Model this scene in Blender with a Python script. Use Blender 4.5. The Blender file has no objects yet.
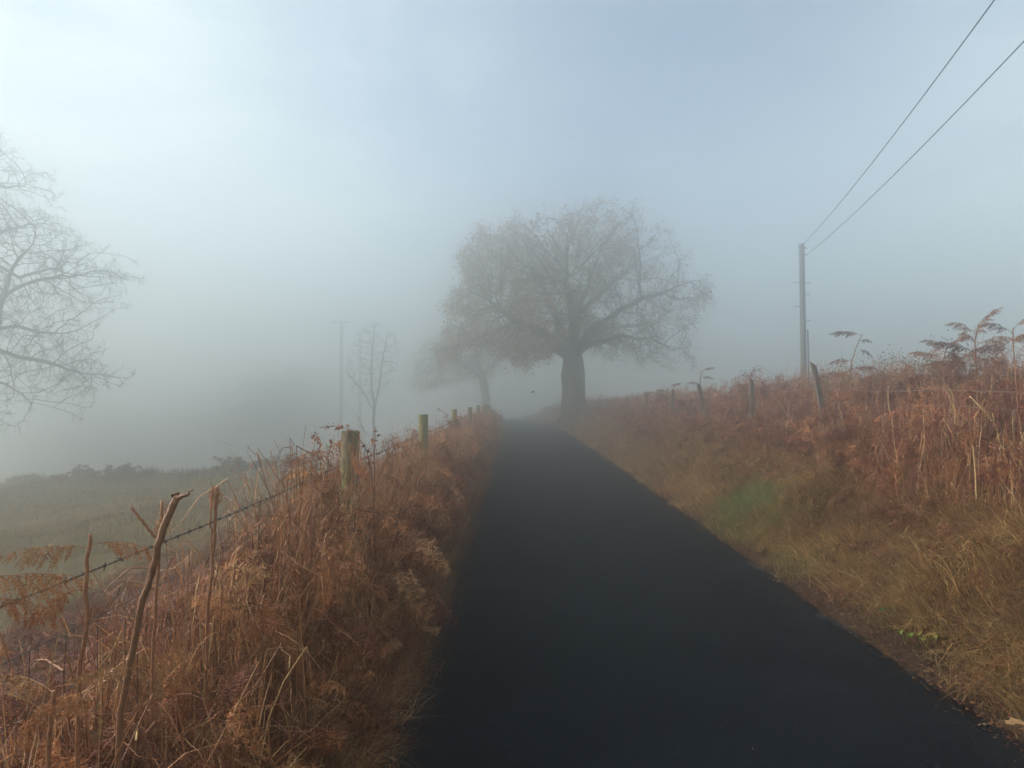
import bpy, math, random
import numpy as np
from mathutils import Vector, Matrix

rs = np.random.RandomState(7)
random.seed(7)
F = 769.0; CX = 516.0; CY = 396.0; EYE = 1.6
scene = bpy.context.scene
COL = scene.collection

# ------------------------------------------------------------------ helpers
def tag(o, label=None, cat=None, group=None, kind=None):
    if label: o['label'] = label
    if cat: o['category'] = cat
    if group: o['group'] = group
    if kind: o['kind'] = kind
    return o

def P(px, py, d):
    """point of the place seen at that pixel at distance d along the lane"""
    return np.array([(px - CX) * d / F, d, EYE + (CY - py) * d / F])

def empty(name, loc=(0, 0, 0)):
    o = bpy.data.objects.new(name, None)
    o.empty_display_size = 0.2
    COL.objects.link(o)
    o.location = loc
    return o

class Soup:
    """collects vertices, quads / tris and one colour per vertex, then becomes ONE mesh"""
    def __init__(s):
        s.v = []; s.q = []; s.t = []; s.c = []; s.n = 0; s.qm = []; s.tm = []
    def add(s, v, q=None, t=None, c=(.5, .5, .5), m=0):
        v = np.asarray(v, dtype=np.float32).reshape(-1, 3)
        if q is not None and len(q):
            q = np.asarray(q, dtype=np.int32).reshape(-1, 4)
            s.q.append(q + s.n); s.qm.append(np.full(len(q), m, np.int32))
        if t is not None and len(t):
            t = np.asarray(t, dtype=np.int32).reshape(-1, 3)
            s.t.append(t + s.n); s.tm.append(np.full(len(t), m, np.int32))
        c = np.asarray(c, dtype=np.float32)
        if c.ndim == 1: c = np.tile(c, (len(v), 1))
        s.c.append(c); s.v.append(v); s.n += len(v)
    def build(s, name, mats, parent=None, smooth=False, origin=None):
        me = bpy.data.meshes.new(name)
        v = np.concatenate(s.v) if s.v else np.zeros((0, 3), np.float32)
        base = np.zeros(3)
        if origin is not None: base = np.asarray(origin, float)
        elif parent is not None: base = np.array(parent.location)
        v = v - base.astype(np.float32)
        q = np.concatenate(s.q) if s.q else np.zeros((0, 4), np.int32)
        t = np.concatenate(s.t) if s.t else np.zeros((0, 3), np.int32)
        me.vertices.add(len(v)); me.vertices.foreach_set('co', v.ravel())
        nl = q.size + t.size
        me.loops.add(nl)
        me.loops.foreach_set('vertex_index', np.concatenate([q.ravel(), t.ravel()]).astype(np.int32))
        nf = len(q) + len(t)
        me.polygons.add(nf)
        starts = np.concatenate([np.arange(len(q)) * 4, q.size + np.arange(len(t)) * 3]).astype(np.int32)
        me.polygons.foreach_set('loop_start', starts)
        mi = np.concatenate((s.qm or [np.zeros(0, np.int32)]) + (s.tm or [np.zeros(0, np.int32)]))
        if not isinstance(mats, (list, tuple)): mats = [mats]
        for m in mats: me.materials.append(m)
        if len(mats) > 1: me.polygons.foreach_set('material_index', mi.astype(np.int32))
        me.polygons.foreach_set('use_smooth', np.full(nf, smooth))
        ca = me.color_attributes.new('tint', 'FLOAT_COLOR', 'POINT')
        c = np.concatenate(s.c); c4 = np.ones((len(c), 4), np.float32); c4[:, :3] = c
        ca.data.foreach_set('color', c4.ravel())
        me.update(calc_edges=True)
        o = bpy.data.objects.new(name, me)
        COL.objects.link(o)
        if parent is not None: o.parent = parent
        elif origin is not None: o.location = origin
        return o

def smoothstep(a, b, x):
    t = np.clip((x - a) / (b - a), 0, 1)
    return t * t * (3 - 2 * t)

# cheap value noise in 2D
_perm = rs.rand(256, 256)
def vnoise(x, y, f=1.0, seed=0):
    x = np.asarray(x, float) * f + 37.2 * seed + 1000; y = np.asarray(y, float) * f + 11.7 * seed + 1000
    xi = np.floor(x).astype(int); yi = np.floor(y).astype(int)
    fx = x - xi; fy = y - yi
    fx = fx * fx * (3 - 2 * fx); fy = fy * fy * (3 - 2 * fy)
    a = _perm[xi % 256, yi % 256]; b = _perm[(xi + 1) % 256, yi % 256]
    c = _perm[xi % 256, (yi + 1) % 256]; d = _perm[(xi + 1) % 256, (yi + 1) % 256]
    return (a * (1 - fx) + b * fx) * (1 - fy) + (c * (1 - fx) + d * fx) * fy - .5
def fbm(x, y, f, seed=0, o=4):
    r = 0; a = 1.
    for k in range(o):
        r = r + a * vnoise(x, y, f * 2 ** k, seed + k); a *= .5
    return r

# ------------------------------------------------------------------ terrain
RL, RR = -0.62, 2.30
def bend(y):
    return -0.0012 * np.maximum(np.asarray(y, float) - 25, 0) ** 2 + 0
def roadz(y):
    y = np.asarray(y, float)
    return -0.0009 * np.maximum(y - 42, 0) ** 2 * (y < 70) - (0.0009 * 28 ** 2 + 0.05 * (y - 70)) * (y >= 70)
def terr(x, y, rough=True):
    x = np.asarray(x, float); y = np.asarray(y, float)
    rx = x - bend(y)
    rz = roadz(y)
    bankfade = 1 - .35 * smoothstep(24, 50, y)
    # right bank
    u = rx - RR
    right = .036 + .05 * smoothstep(0, .3, u) + (.74 + .05 * np.sin(y * .7)) * smoothstep(.2, 1.45, u) * bankfade \
            + .1 * smoothstep(1.4, 3.5, u) - .012 * np.maximum(u - 4, 0) - .0006 * np.maximum(u - 8, 0) ** 2
    # left side
    w = RL - rx
    left = .036 + .1 * smoothstep(0, .5, w) - .45 * smoothstep(.75, 2.9, w) - .075 * np.maximum(w - 3, 0)
    left = left - np.minimum(.0075 * np.maximum(y + .30 * rx - 16.2, 0) ** 2, 2.6 + .02 * y) * smoothstep(2.5, 6, w)
    left = np.maximum(left, -7)
    onroad = -.02 + 0 * x
    z = np.where(u > 0, right, np.where(w > 0, left, onroad)) + rz
    if rough:
        k = smoothstep(0, .25, np.maximum(u, w))
        z = z + k * (.10 * fbm(x, y, 1.1, 3) + .05 * fbm(x, y, 4., 5))
        z = z + k * smoothstep(3, 6, w) * .34 * fbm(x, y, .28, 9)
    return z

# ------------------------------------------------------------------ materials
def newmat(name):
    m = bpy.data.materials.new(name); m.use_nodes = True
    nt = m.node_tree; nt.nodes.clear()
    out = nt.nodes.new('ShaderNodeOutputMaterial')
    return m, nt, out
def nd(nt, typ, **kw):
    n = nt.nodes.new(typ)
    for k, v in kw.items():
        if hasattr(n, k): setattr(n, k, v)
        else: n.inputs[k].default_value = v
    return n
def ramp(nt, fac, stops):
    r = nt.nodes.new('ShaderNodeValToRGB')
    el = r.color_ramp.elements
    while len(el) > 1: el.remove(el[-1])
    el[0].position = stops[0][0]; el[0].color = (*stops[0][1], 1)
    for p, c in stops[1:]:
        e = el.new(p); e.color = (*c, 1)
    nt.links.new(fac, r.inputs[0])
    return r
def noise(nt, scale, detail=4, rough=.6, vec=None, dist=0.0):
    n = nt.nodes.new('ShaderNodeTexNoise')
    n.inputs['Scale'].default_value = scale; n.inputs['Detail'].default_value = detail
    n.inputs['Roughness'].default_value = rough; n.inputs['Distortion'].default_value = dist
    if vec is not None: nt.links.new(vec, n.inputs['Vector'])
    return n

def plant_mat(name, transl=.25, rough=.75, spec=.25, nscale=60.):
    m, nt, out = newmat(name)
    a = nd(nt, 'ShaderNodeAttribute', attribute_name='tint')
    tc = nd(nt, 'ShaderNodeTexCoord')
    n = noise(nt, nscale, 3, .6, tc.outputs['Object'])
    r = ramp(nt, n.outputs['Fac'], [(.3, (.62, .62, .62)), (.7, (1.25, 1.2, 1.15))])
    mx = nt.nodes.new('ShaderNodeMix'); mx.data_type = 'RGBA'; mx.blend_type = 'MULTIPLY'
    mx.inputs[0].default_value = 1
    nt.links.new(a.outputs['Color'], mx.inputs[6]); nt.links.new(r.outputs[0], mx.inputs[7])
    b = nd(nt, 'ShaderNodeBsdfPrincipled')
    b.inputs['Roughness'].default_value = rough
    b.inputs['Specular IOR Level'].default_value = spec
    nt.links.new(mx.outputs[2], b.inputs['Base Color'])
    t = nd(nt, 'ShaderNodeBsdfTranslucent')
    nt.links.new(mx.outputs[2], t.inputs['Color'])
    ms = nd(nt, 'ShaderNodeMixShader'); ms.inputs[0].default_value = transl
    nt.links.new(b.outputs[0], ms.inputs[1]); nt.links.new(t.outputs[0], ms.inputs[2])
    nt.links.new(ms.outputs[0], out.inputs['Surface'])
    return m

def solid_mat(name, stops, scale=8., rough=.8, bump=.3, bscale=30., metal=0., spec=.3, stretch=None, detail=5):
    m, nt, out = newmat(name)
    tc = nd(nt, 'ShaderNodeTexCoord')
    vec = tc.outputs['Object']
    if stretch:
        mp = nd(nt, 'ShaderNodeMapping'); mp.inputs['Scale'].default_value = stretch
        nt.links.new(vec, mp.inputs['Vector']); vec = mp.outputs[0]
    n = noise(nt, scale, detail, .62, vec)
    r = ramp(nt, n.outputs['Fac'], stops)
    b = nd(nt, 'ShaderNodeBsdfPrincipled')
    b.inputs['Roughness'].default_value = rough; b.inputs['Metallic'].default_value = metal
    b.inputs['Specular IOR Level'].default_value = spec
    nt.links.new(r.outputs[0], b.inputs['Base Color'])
    n2 = noise(nt, bscale, 5, .65, vec)
    bp = nd(nt, 'ShaderNodeBump'); bp.inputs['Strength'].default_value = bump; bp.inputs['Distance'].default_value = .02
    nt.links.new(n2.outputs['Fac'], bp.inputs['Height']); nt.links.new(bp.outputs[0], b.inputs['Normal'])
    nt.links.new(b.outputs[0], out.inputs['Surface'])
    return m

M = {}
M['plant'] = plant_mat('dead_bracken', .22, .7)
M['grass'] = plant_mat('dry_grass', .3, .7)
M['stem'] = plant_mat('dry_stem', .0, .6, .35, 90)
M['leaf'] = plant_mat('leaf', .35, .55, .4, 40)
M['bark'] = solid_mat('bark', [(.3, (.045, .038, .03)), (.55, (.095, .085, .065)), (.75, (.13, .13, .095))], 3., .9, .9, 9., stretch=(2, 2, .5))
M['darkbark'] = solid_mat('dark_bark', [(.3, (.02, .018, .016)), (.6, (.045, .04, .035)), (.8, (.07, .065, .055))], 3., .9, .8, 9., stretch=(2, 2, .5))
M['twig'] = solid_mat('twig_bark', [(.35, (.03, .025, .022)), (.7, (.07, .058, .048))], 5., .85, .2)
M['post'] = solid_mat('mossy_post', [(.34, (.07, .05, .035)), (.45, (.19, .14, .085)), (.52, (.11, .13, .04)), (.60, (.22, .22, .08)), (.70, (.40, .37, .25))], 12., .9, .7, 45., stretch=(1, 1, .6))
M['postend'] = solid_mat('post_end_grain', [(.35, (.07, .06, .045)), (.65, (.20, .19, .13))], 22., .9, .5, 60.)
M['oldpost'] = solid_mat('weathered_post', [(.3, (.07, .05, .036)), (.55, (.14, .105, .075)), (.75, (.23, .19, .145))], 10., .9, .6, 40., stretch=(3, 3, .3))
M['pole'] = solid_mat('pole_wood', [(.3, (.07, .062, .05)), (.7, (.15, .135, .11))], 6., .9, .4, 30., stretch=(4, 4, .2))
M['wire'] = solid_mat('rusty_wire', [(.4, (.03, .026, .024)), (.7, (.075, .06, .05))], 60., .6, .1, metal=.3)
M['galv'] = solid_mat('dull_galvanised_wire', [(.4, (.16, .15, .14)), (.7, (.26, .25, .24))], 40., .5, .1, metal=.5)
M['cable'] = solid_mat('black_cable', [(.4, (.018, .018, .02)), (.7, (.03, .03, .032))], 10., .7, .05)
M['steel'] = solid_mat('dull_steel', [(.4, (.10, .10, .10)), (.7, (.17, .16, .15))], 20., .55, .1, metal=.6)
M['stone'] = solid_mat('pale_stone', [(.3, (.26, .20, .12)), (.6, (.44, .36, .24)), (.8, (.52, .45, .32))], 25., .9, .5, 50.)

def ground_mat():
    m, nt, out = newmat('ground_litter')
    tc = nd(nt, 'ShaderNodeTexCoord'); vec = tc.outputs['Object']
    a = nd(nt, 'ShaderNodeAttribute', attribute_name='tint')
    n1 = noise(nt, 5., 6, .68, vec, .6)
    r1 = ramp(nt, n1.outputs['Fac'], [(.3, (.45, .42, .40)), (.5, (.9, .9, .9)), (.7, (1.5, 1.42, 1.3))])
    n2 = noise(nt, 38., 5, .7, vec, 1.2)
    r2 = ramp(nt, n2.outputs['Fac'], [(.32, (.5, .46, .44)), (.55, (1, 1, 1)), (.72, (1.7, 1.55, 1.35))])
    mx = nt.nodes.new('ShaderNodeMix'); mx.data_type = 'RGBA'; mx.blend_type = 'MULTIPLY'; mx.inputs[0].default_value = 1
    nt.links.new(a.outputs['Color'], mx.inputs[6]); nt.links.new(r1.outputs[0], mx.inputs[7])
    m2 = nt.nodes.new('ShaderNodeMix'); m2.data_type = 'RGBA'; m2.blend_type = 'MULTIPLY'; m2.inputs[0].default_value = 1
    nt.links.new(mx.outputs[2], m2.inputs[6]); nt.links.new(r2.outputs[0], m2.inputs[7])
    b = nd(nt, 'ShaderNodeBsdfPrincipled'); b.inputs['Roughness'].default_value = .95
    b.inputs['Specular IOR Level'].default_value = .15
    nt.links.new(m2.outputs[2], b.inputs['Base Color'])
    bp = nd(nt, 'ShaderNodeBump'); bp.inputs['Strength'].default_value = .9; bp.inputs['Distance'].default_value = .03
    nt.links.new(n2.outputs['Fac'], bp.inputs['Height']); nt.links.new(bp.outputs[0], b.inputs['Normal'])
    nt.links.new(b.outputs[0], out.inputs['Surface'])
    return m
M['ground'] = ground_mat()

def road_mat():
    m, nt, out = newmat('wet_asphalt')
    tc = nd(nt, 'ShaderNodeTexCoord'); vec = tc.outputs['Object']
    n1 = noise(nt, 1.3, 5, .6, vec)
    r1 = ramp(nt, n1.outputs['Fac'], [(.3, (.0042, .0058, .0082)), (.7, (.009, .0118, .0160))])
    v = nd(nt, 'ShaderNodeTexVoronoi'); v.inputs['Scale'].default_value = 120.
    nt.links.new(vec, v.inputs['Vector'])
    rv = ramp(nt, v.outputs['Color'], [(.0, (.45, .45, .45)), (.6, (1, 1, 1)), (.86, (1.3, 1.3, 1.35)), (.93, (3.5, 3.5, 3.6)), (1., (7, 7, 7))])
    mx = nt.nodes.new('ShaderNodeMix'); mx.data_type = 'RGBA'; mx.blend_type = 'MULTIPLY'; mx.inputs[0].default_value = 1
    nt.links.new(r1.outputs[0], mx.inputs[6]); nt.links.new(rv.outputs[0], mx.inputs[7])
    # worn pale edge of the old concrete under the tarmac, red needles and dirt
    a = nd(nt, 'ShaderNodeAttribute', attribute_name='tint')
    sep = nd(nt, 'ShaderNodeSeparateColor'); nt.links.new(a.outputs['Color'], sep.inputs[0])
    n3 = noise(nt, 2.6, 6, .7, vec)
    mm = nd(nt, 'ShaderNodeMath', operation='MULTIPLY'); nt.links.new(sep.outputs[0], mm.inputs[0]); nt.links.new(n3.outputs['Fac'], mm.inputs[1])
    r3 = ramp(nt, mm.outputs[0], [(.46, (0, 0, 0)), (.56, (.7, .7, .7))])
    m2 = nt.nodes.new('ShaderNodeMix'); m2.data_type = 'RGBA'
    nt.links.new(r3.outputs[0], m2.inputs[0]); nt.links.new(mx.outputs[2], m2.inputs[6]); m2.inputs[7].default_value = (.075, .08, .085, 1)
    b = nd(nt, 'ShaderNodeBsdfPrincipled')
    b.inputs['Specular IOR Level'].default_value = .03
    rr = ramp(nt, n1.outputs['Fac'], [(.3, (.60, .60, .60)), (.7, (.78, .78, .78))])
    nt.links.new(rr.outputs[0], b.inputs['Roughness'])
    nt.links.new(m2.outputs[2], b.inputs['Base Color'])
    v2 = nd(nt, 'ShaderNodeTexVoronoi'); v2.inputs['Scale'].default_value = 130.
    nt.links.new(vec, v2.inputs['Vector'])
    bp = nd(nt, 'ShaderNodeBump'); bp.inputs['Strength'].default_value = .9; bp.inputs['Distance'].default_value = .008
    nt.links.new(v2.outputs['Distance'], bp.inputs['Height'])
    nt.links.new(bp.outputs[0], b.inputs['Normal'])
    nt.links.new(b.outputs[0], out.inputs['Surface'])
    return m
M['road'] = road_mat()

# ------------------------------------------------------------------ geometry makers
def tube(s, pts, radii, sides=5, c=(.5, .5, .5), m=0, cap=True):
    """one tube along a polyline"""
    pts = np.asarray(pts, float); n = len(pts)
    radii = np.broadcast_to(np.asarray(radii, float), (n,))
    T = np.gradient(pts, axis=0); T /= np.linalg.norm(T, axis=1)[:, None] + 1e-9
    up = np.array([0, 0, 1.]) if abs(T[0, 2]) < .8 else np.array([1., 0, 0])
    A = np.cross(T, up); 
    for k in range(n):
        if k: A[k] = A[k - 1] - T[k] * np.dot(A[k - 1], T[k])
        A[k] /= np.linalg.norm(A[k]) + 1e-9
    B = np.cross(T, A)
    th = np.arange(sides) * 2 * math.pi / sides
    v = pts[:, None] + radii[:, None, None] * (np.cos(th)[None, :, None] * A[:, None] + np.sin(th)[None, :, None] * B[:, None])
    idx = np.arange(n * sides).reshape(n, sides); nx = np.roll(idx, -1, 1)
    q = np.stack([idx[:-1], nx[:-1], nx[1:], idx[1:]], -1).reshape(-1, 4)
    vv = v.reshape(-1, 3); t = None
    if cap:
        vv = np.vstack([vv, pts[0], pts[-1]])
        a, b = n * sides, n * sides + 1
        t = [(a, idx[0, (k + 1) % sides], idx[0, k]) for k in range(sides)] + [(b, idx[-1, k], idx[-1, (k + 1) % sides]) for k in range(sides)]
    s.add(vv, q, t, c, m)

def blades(s, base, L, th0, th1, phi, w, c, K=4, kink=.0, sides=0, m=0, tip=.15, sag=None):
    """many thin curved strips (sides=0) or tubes; th = lean from vertical at root and tip"""
    N = len(base)
    if N == 0: return
    one = np.ones(N)
    L, th0, th1, phi, w = [np.asarray(a, float) * one for a in (L, th0, th1, phi, w)]
    c = np.asarray(c, float)
    if c.ndim == 1: c = np.tile(c, (N, 1))
    t = (np.arange(K) + .5) / K
    th = th0[:, None] + (th1 - th0)[:, None] * t[None]
    ph = phi[:, None] + np.zeros((N, K))
    if kink > 0:
        th = th + rs.randn(N, K) * kink; ph = ph + np.cumsum(rs.randn(N, K) * kink, 1)
    seg = (L / K)[:, None, None] * np.stack([np.sin(th) * np.cos(ph), np.sin(th) * np.sin(ph), np.cos(th)], -1)
    pts = np.concatenate([base[:, None], base[:, None] + np.cumsum(seg, 1)], 1)          # N,K+1,3
    tt = np.arange(K + 1) / K
    prof = (1 - tt) ** .7 * (1 - tip) + tip
    ang = phi + math.pi / 2 + rs.randn(N) * .5
    S = np.stack([np.cos(ang), np.sin(ang), np.zeros(N)], -1)[:, None]
    W = (w[:, None] * prof[None])[..., None]
    if sides == 0:
        v = np.stack([pts - S * W * .5, pts + S * W * .5], 2)                             # N,K+1,2,3
        idx = np.arange(N * (K + 1) * 2).reshape(N, K + 1, 2)
        q = np.stack([idx[:, :-1, 0], idx[:, :-1, 1], idx[:, 1:, 1], idx[:, 1:, 0]], -1).reshape(-1, 4)
        cc = np.repeat(c, (K + 1) * 2, 0)
    else:
        T = np.gradient(pts, axis=1); T /= np.linalg.norm(T, axis=2)[..., None] + 1e-9
        SS = np.broadcast_to(S, T.shape); SS = SS - T * np.sum(SS * T, -1, keepdims=True)
        SS = SS / (np.linalg.norm(SS, axis=2)[..., None] + 1e-9)
        B = np.cross(T, SS)
        a = np.arange(sides) * 2 * math.pi / sides
        v = pts[:, :, None] + W[:, :, None] * .5 * (np.cos(a)[:, None] * SS[:, :, None] + np.sin(a)[:, None] * B[:, :, None])
        idx = np.arange(N * (K + 1) * sides).reshape(N, K + 1, sides); nx = np.roll(idx, -1, 2)
        q = np.stack([idx[:, :-1], nx[:, :-1], nx[:, 1:], idx[:, 1:]], -1).reshape(-1, 4)
        cc = np.repeat(c, (K + 1) * sides, 0)
    s.add(v.reshape(-1, 3), q, None, cc, m)
    return pts

def frond_proto(seed, length=.7, pairs=14, pin=8, droop=1.2, shrivel=.6, detail=2, hang=0., plf=.36, down=(0, 0, -1.)):
    """a dead bracken frond: rachis from the origin along +Z arching to +X, ragged pinnae left and right.
    returns verts, quads, tris, shade(1 value per vertex)"""
    r = np.random.RandomState(seed)
    s = Soup(); down = np.array(down)
    n = pairs + 4
    th = np.linspace(.15, .15 + droop, n) + r.randn(n) * .07
    ph = np.cumsum(r.randn(n) * .07)
    seg = np.stack([np.sin(th) * np.cos(ph), np.sin(th) * np.sin(ph), np.cos(th)], -1) * length / n
    pts = np.vstack([[0, 0, 0], np.cumsum(seg, 0)])
    tt = np.linspace(0, 1, n + 1)
    tube(s, pts, (.0042 * (1 - tt * .8)) * (length / .7) ** .5, 3, (.95, .95, .95), cap=False)
    for k in range(3, n):
        t = tt[k]
        plen = length * plf * (math.sin(math.pi * min(1, (t * .86 + .16))) ** .8) * r.uniform(.7, 1.1) + .015
        T = seg[k - 1] / np.linalg.norm(seg[k - 1])
        for sd in (-1, 1):
            if r.rand() < .10 * shrivel: continue
            side = np.cross(T, [0, 0, 1.]); 
            if np.linalg.norm(side) < .1: side = np.array([0, 1., 0])
            side = side / np.linalg.norm(side) * sd
            dirv = side * (.85 - .5 * hang) + T * .45 * (1 - hang) + r.randn(3) * .16 + down * 1.1 * hang
            m = max(3, int(pin * (plen / (length * plf)) + 1))
            d = dirv / np.linalg.norm(dirv); p = pts[k].copy(); prev = p.copy()
            curl = r.uniform(.3, 1.) * shrivel
            tw = r.randn() * .5 * shrivel
            line = [p.copy()]
            for j in range(m):
                d = d + down * curl * .32 + T * .07 + r.randn(3) * .10 * shrivel
                d /= np.linalg.norm(d)
                p = p + d * plen / m; line.append(p.copy())
            line = np.array(line)
            # pinna axis as a thin strip
            nrm = np.cross(d, T); nrm /= np.linalg.norm(nrm) + 1e-6
            wd = .0016
            idx = []
            v = np.concatenate([line - T * wd, line + T * wd]); mm = len(line)
            q = [(i, i + 1, mm + i + 1, mm + i) for i in range(mm - 1)]
            s.add(v, q, None, (.8, .8, .8))
            # pinnules
            for j in range(0 if detail > 1 else 0, m):
                u = (j + .5) / m
                pl = plen * .30 * (1 - u) ** .6 * r.uniform(.6, 1.2) + .006
                ax = line[j + 1] - line[j]; ax /= np.linalg.norm(ax) + 1e-9
                side2 = np.cross(ax, nrm + r.randn(3) * .25); side2 /= np.linalg.norm(side2) + 1e-9
                for s2 in (-1, 1):
                    b0 = line[j]; b1 = line[j] + ax * plen / m * (.50 if detail > 1 else .62)
                    dd = side2 * s2 + ax * .5 + r.randn(3) * .35 * shrivel + down * .35 * shrivel
                    dd /= np.linalg.norm(dd)
                    g = r.uniform(.7, 1.15)
                    if detail > 1:
                        mid = (b0 + b1) / 2 + dd * pl * .55
                        tipp = mid + (dd + down * .7 * shrivel + r.randn(3) * .3) * pl * .5
                        wv = (b1 - b0) * .34
                        s.add([b0, b1, mid + wv, mid - wv, tipp], [(0, 1, 2, 3)], [(3, 2, 4)], (g, g, g))
                    else:
                        tipp = (b0 + b1) / 2 + dd * pl
                        s.add([b0, b1, tipp], None, [(0, 1, 2)], (g, g, g))
    v = np.concatenate(s.v); q = np.concatenate(s.q) if s.q else np.zeros((0, 4), int)
    t = np.concatenate(s.t); c = np.concatenate(s.c)
    return v, q, t, c

def instance(s, proto, R, T, c, m=0):
    """bake many copies of a prototype into the soup: R (N,3,3) rotation*scale, T (N,3), c (N,3)"""
    v, q, t, sh = proto
    N = len(T)
    if N == 0: return
    V = np.einsum('nij,kj->nki', R, v) + T[:, None]
    off = (np.arange(N) * len(v))[:, None, None]
    Q = (q[None] + off).reshape(-1, 4) if len(q) else None
    TT = (t[None] + off).reshape(-1, 3) if len(t) else None
    C = c[:, None] * sh[None]
    s.add(V.reshape(-1, 3), Q, TT, C.reshape(-1, 3), m)

def rotmats(az, tilt, roll, scale):
    """roll about own z, then tilt about y, then azimuth about z"""
    N = len(az)
    def rz(a):
        o = np.zeros((N, 3, 3)); o[:, 0, 0] = np.cos(a); o[:, 0, 1] = -np.sin(a); o[:, 1, 0] = np.sin(a); o[:, 1, 1] = np.cos(a); o[:, 2, 2] = 1; return o
    ry = np.zeros((N, 3, 3)); ry[:, 0, 0] = np.cos(tilt); ry[:, 0, 2] = np.sin(tilt); ry[:, 2, 0] = -np.sin(tilt); ry[:, 2, 2] = np.cos(tilt); ry[:, 1, 1] = 1
    return np.einsum('nij,njk,nkl->nil', rz(az), ry, rz(roll)) * np.asarray(scale)[:, None, None]

HI = [frond_proto(100 + k, .62, 15, 13, [1.1, 1.6, 2.0, 1.3, 2.3, .8][k], [.9, 1.2, 1.5, 1.3, 1.6, .8][k], 2) for k in range(6)]
MID = [frond_proto(200 + k, .62, 12, 9, [1.1, 1.6, 2.0, 1.3][k], [1.0, 1.2, 1.5, 1.3][k], 1) for k in range(4)]
LOW = [frond_proto(300 + k, .62, 6, 3, [1.2, 1.7, 2.1][k], [.7, 1., 1.2][k], 1) for k in range(3)]

# palettes (real base colours)
RUST = np.array([[.34, .135, .052], [.26, .095, .042], [.40, .18, .075], [.18, .065, .034], [.38, .20, .09]])
DARKRED = np.array([[.18, .052, .032], [.11, .034, .024], [.22, .070, .040], [.26, .105, .052]])
STRAW = np.array([[.52, .35, .15], [.42, .26, .11], [.60, .43, .20], [.30, .16, .07]])
GREENISH = np.array([[.14, .16, .05], [.20, .20, .07], [.10, .13, .04]])
def pick(pal, n, var=.26):
    return pal[rs.randint(len(pal), size=n)] * (1 + rs.randn(n, 1) * var).clip(.5, 1.6)
def mixpal(n, *pw):
    """pw: (palette, weight) pairs"""
    ws = np.array([w for _, w in pw], float); ws /= ws.sum()
    ch = rs.choice(len(pw), size=n, p=ws); out = np.zeros((n, 3))
    for i, (p, _) in enumerate(pw):
        k = ch == i; out[k] = pick(p, k.sum())
    return out

# ------------------------------------------------------------------ ground sheet
def ysteps():
    ys = [-14.]
    while ys[-1] < 118:
        y = ys[-1]; ys.append(y + (.5 if y < 0 else .10 if y < 6 else .16 if y < 14 else .35 if y < 35 else 2.5))
    return np.array(ys)
def xsteps():
    a = [0.]
    while a[-1] < 60: x = a[-1]; a.append(x + (.09 if x < 3.5 else .2 if x < 9 else .6 if x < 25 else 2.5))
    right = np.array(a[1:]); left = -right
    base = np.array([0.])
    xs = np.sort(np.concatenate([left, base, right]))
    mid = (RL + RR) / 2
    e = np.linspace(RL - .001, RR + .001, 5)
    rr = RR + np.concatenate([[.0], right]); ll = RL - np.concatenate([[.0], right])
    return np.sort(np.concatenate([ll, e[1:-1], rr]))
xs, ys = xsteps(), ysteps()
X0, Y0 = np.meshgrid(xs, ys)
Xg = X0 + bend(np.minimum(Y0, 75)); Zg = terr(Xg, Y0)
nx_, ny_ = len(xs), len(ys)
idx = np.arange(nx_ * ny_).reshape(ny_, nx_)
q = np.stack([idx[:-1, :-1], idx[:-1, 1:], idx[1:, 1:], idx[1:, :-1]], -1).reshape(-1, 4)
w = RL - X0; u = X0 - RR
litter = np.array([.085, .034, .025]); tanc = np.array([.085, .055, .03]); field = np.array([.125, .098, .046])
soil = np.array([.045, .026, .018])
Cg = np.zeros(Xg.shape + (3,)) + soil
kf = smoothstep(2.9, 3.5, w + .9 * fbm(Xg, Y0, .9, 21))[..., None]
kl = smoothstep(.6, 1.0, w)[..., None]
Cg = Cg * (1 - kl) + litter * kl
patch = smoothstep(-.1, .35, fbm(Xg, Y0, .45, 31))[..., None]
fld = field * (1 - .55 * patch) + np.array([.17, .12, .06]) * .55 * patch
Cg = Cg * (1 - kf) + fld * kf
kr = smoothstep(.25, .5, u)[..., None]; kr2 = smoothstep(1.3, 1.6, u + .4 * fbm(Xg, Y0, 1.2, 5))[..., None]
Cg = Cg * (1 - kr) + tanc * kr; Cg = Cg * (1 - kr2) + litter * kr2
s = Soup(); s.add(np.stack([Xg, Y0, Zg], -1).reshape(-1, 3), q, None, Cg.reshape(-1, 3))
tag(s.build('ground', M['ground'], smooth=True), kind='structure')

# road sheet: slight camber, ragged edge
ry = []
y = -14.
while y < 75: ry.append(y); y += .06 if 0 < y < 8 else .12 if y < 20 else .4
ry = np.array(ry)
cols = [0, .015, .04, .09, .18, .35, .5, .65, .82, .91, .96, .985, 1]
eL = .05 * fbm(ry, ry * 0, .9, 41) + .03 * fbm(ry, ry * 0, 5, 43); eR = .08 * fbm(ry, ry * 0, .8, 47) + .03 * fbm(ry, ry * 0, 6, 49)
rv = []; rc = []
for i, c in enumerate(cols):
    x = (RL + eL) * (1 - c) + (RR + eR) * c
    z = .028 + .03 * (1 - (2 * c - 1) ** 2) - (.055 if c in (0, 1) else 0.)
    rv.append(np.stack([x + bend(ry), ry, z + roadz(ry)], -1))
    e = 1. if c in (.985, 1) else .72 if c == .96 else .25 if c == .91 else .5 if c in (0, .015) else .0
    rc.append(np.full((len(ry), 3), e))
rv = np.stack(rv, 1); rc = np.stack(rc, 1); n1, n2 = rv.shape[:2]
idx = np.arange(n1 * n2).reshape(n1, n2)
q = np.stack([idx[:-1, :-1], idx[:-1, 1:], idx[1:, 1:], idx[1:, :-1]], -1).reshape(-1, 4)
s = Soup(); s.add(rv.reshape(-1, 3), q, None, rc.reshape(-1, 3))
tag(s.build('road', M['road'], smooth=True), kind='structure')

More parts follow.
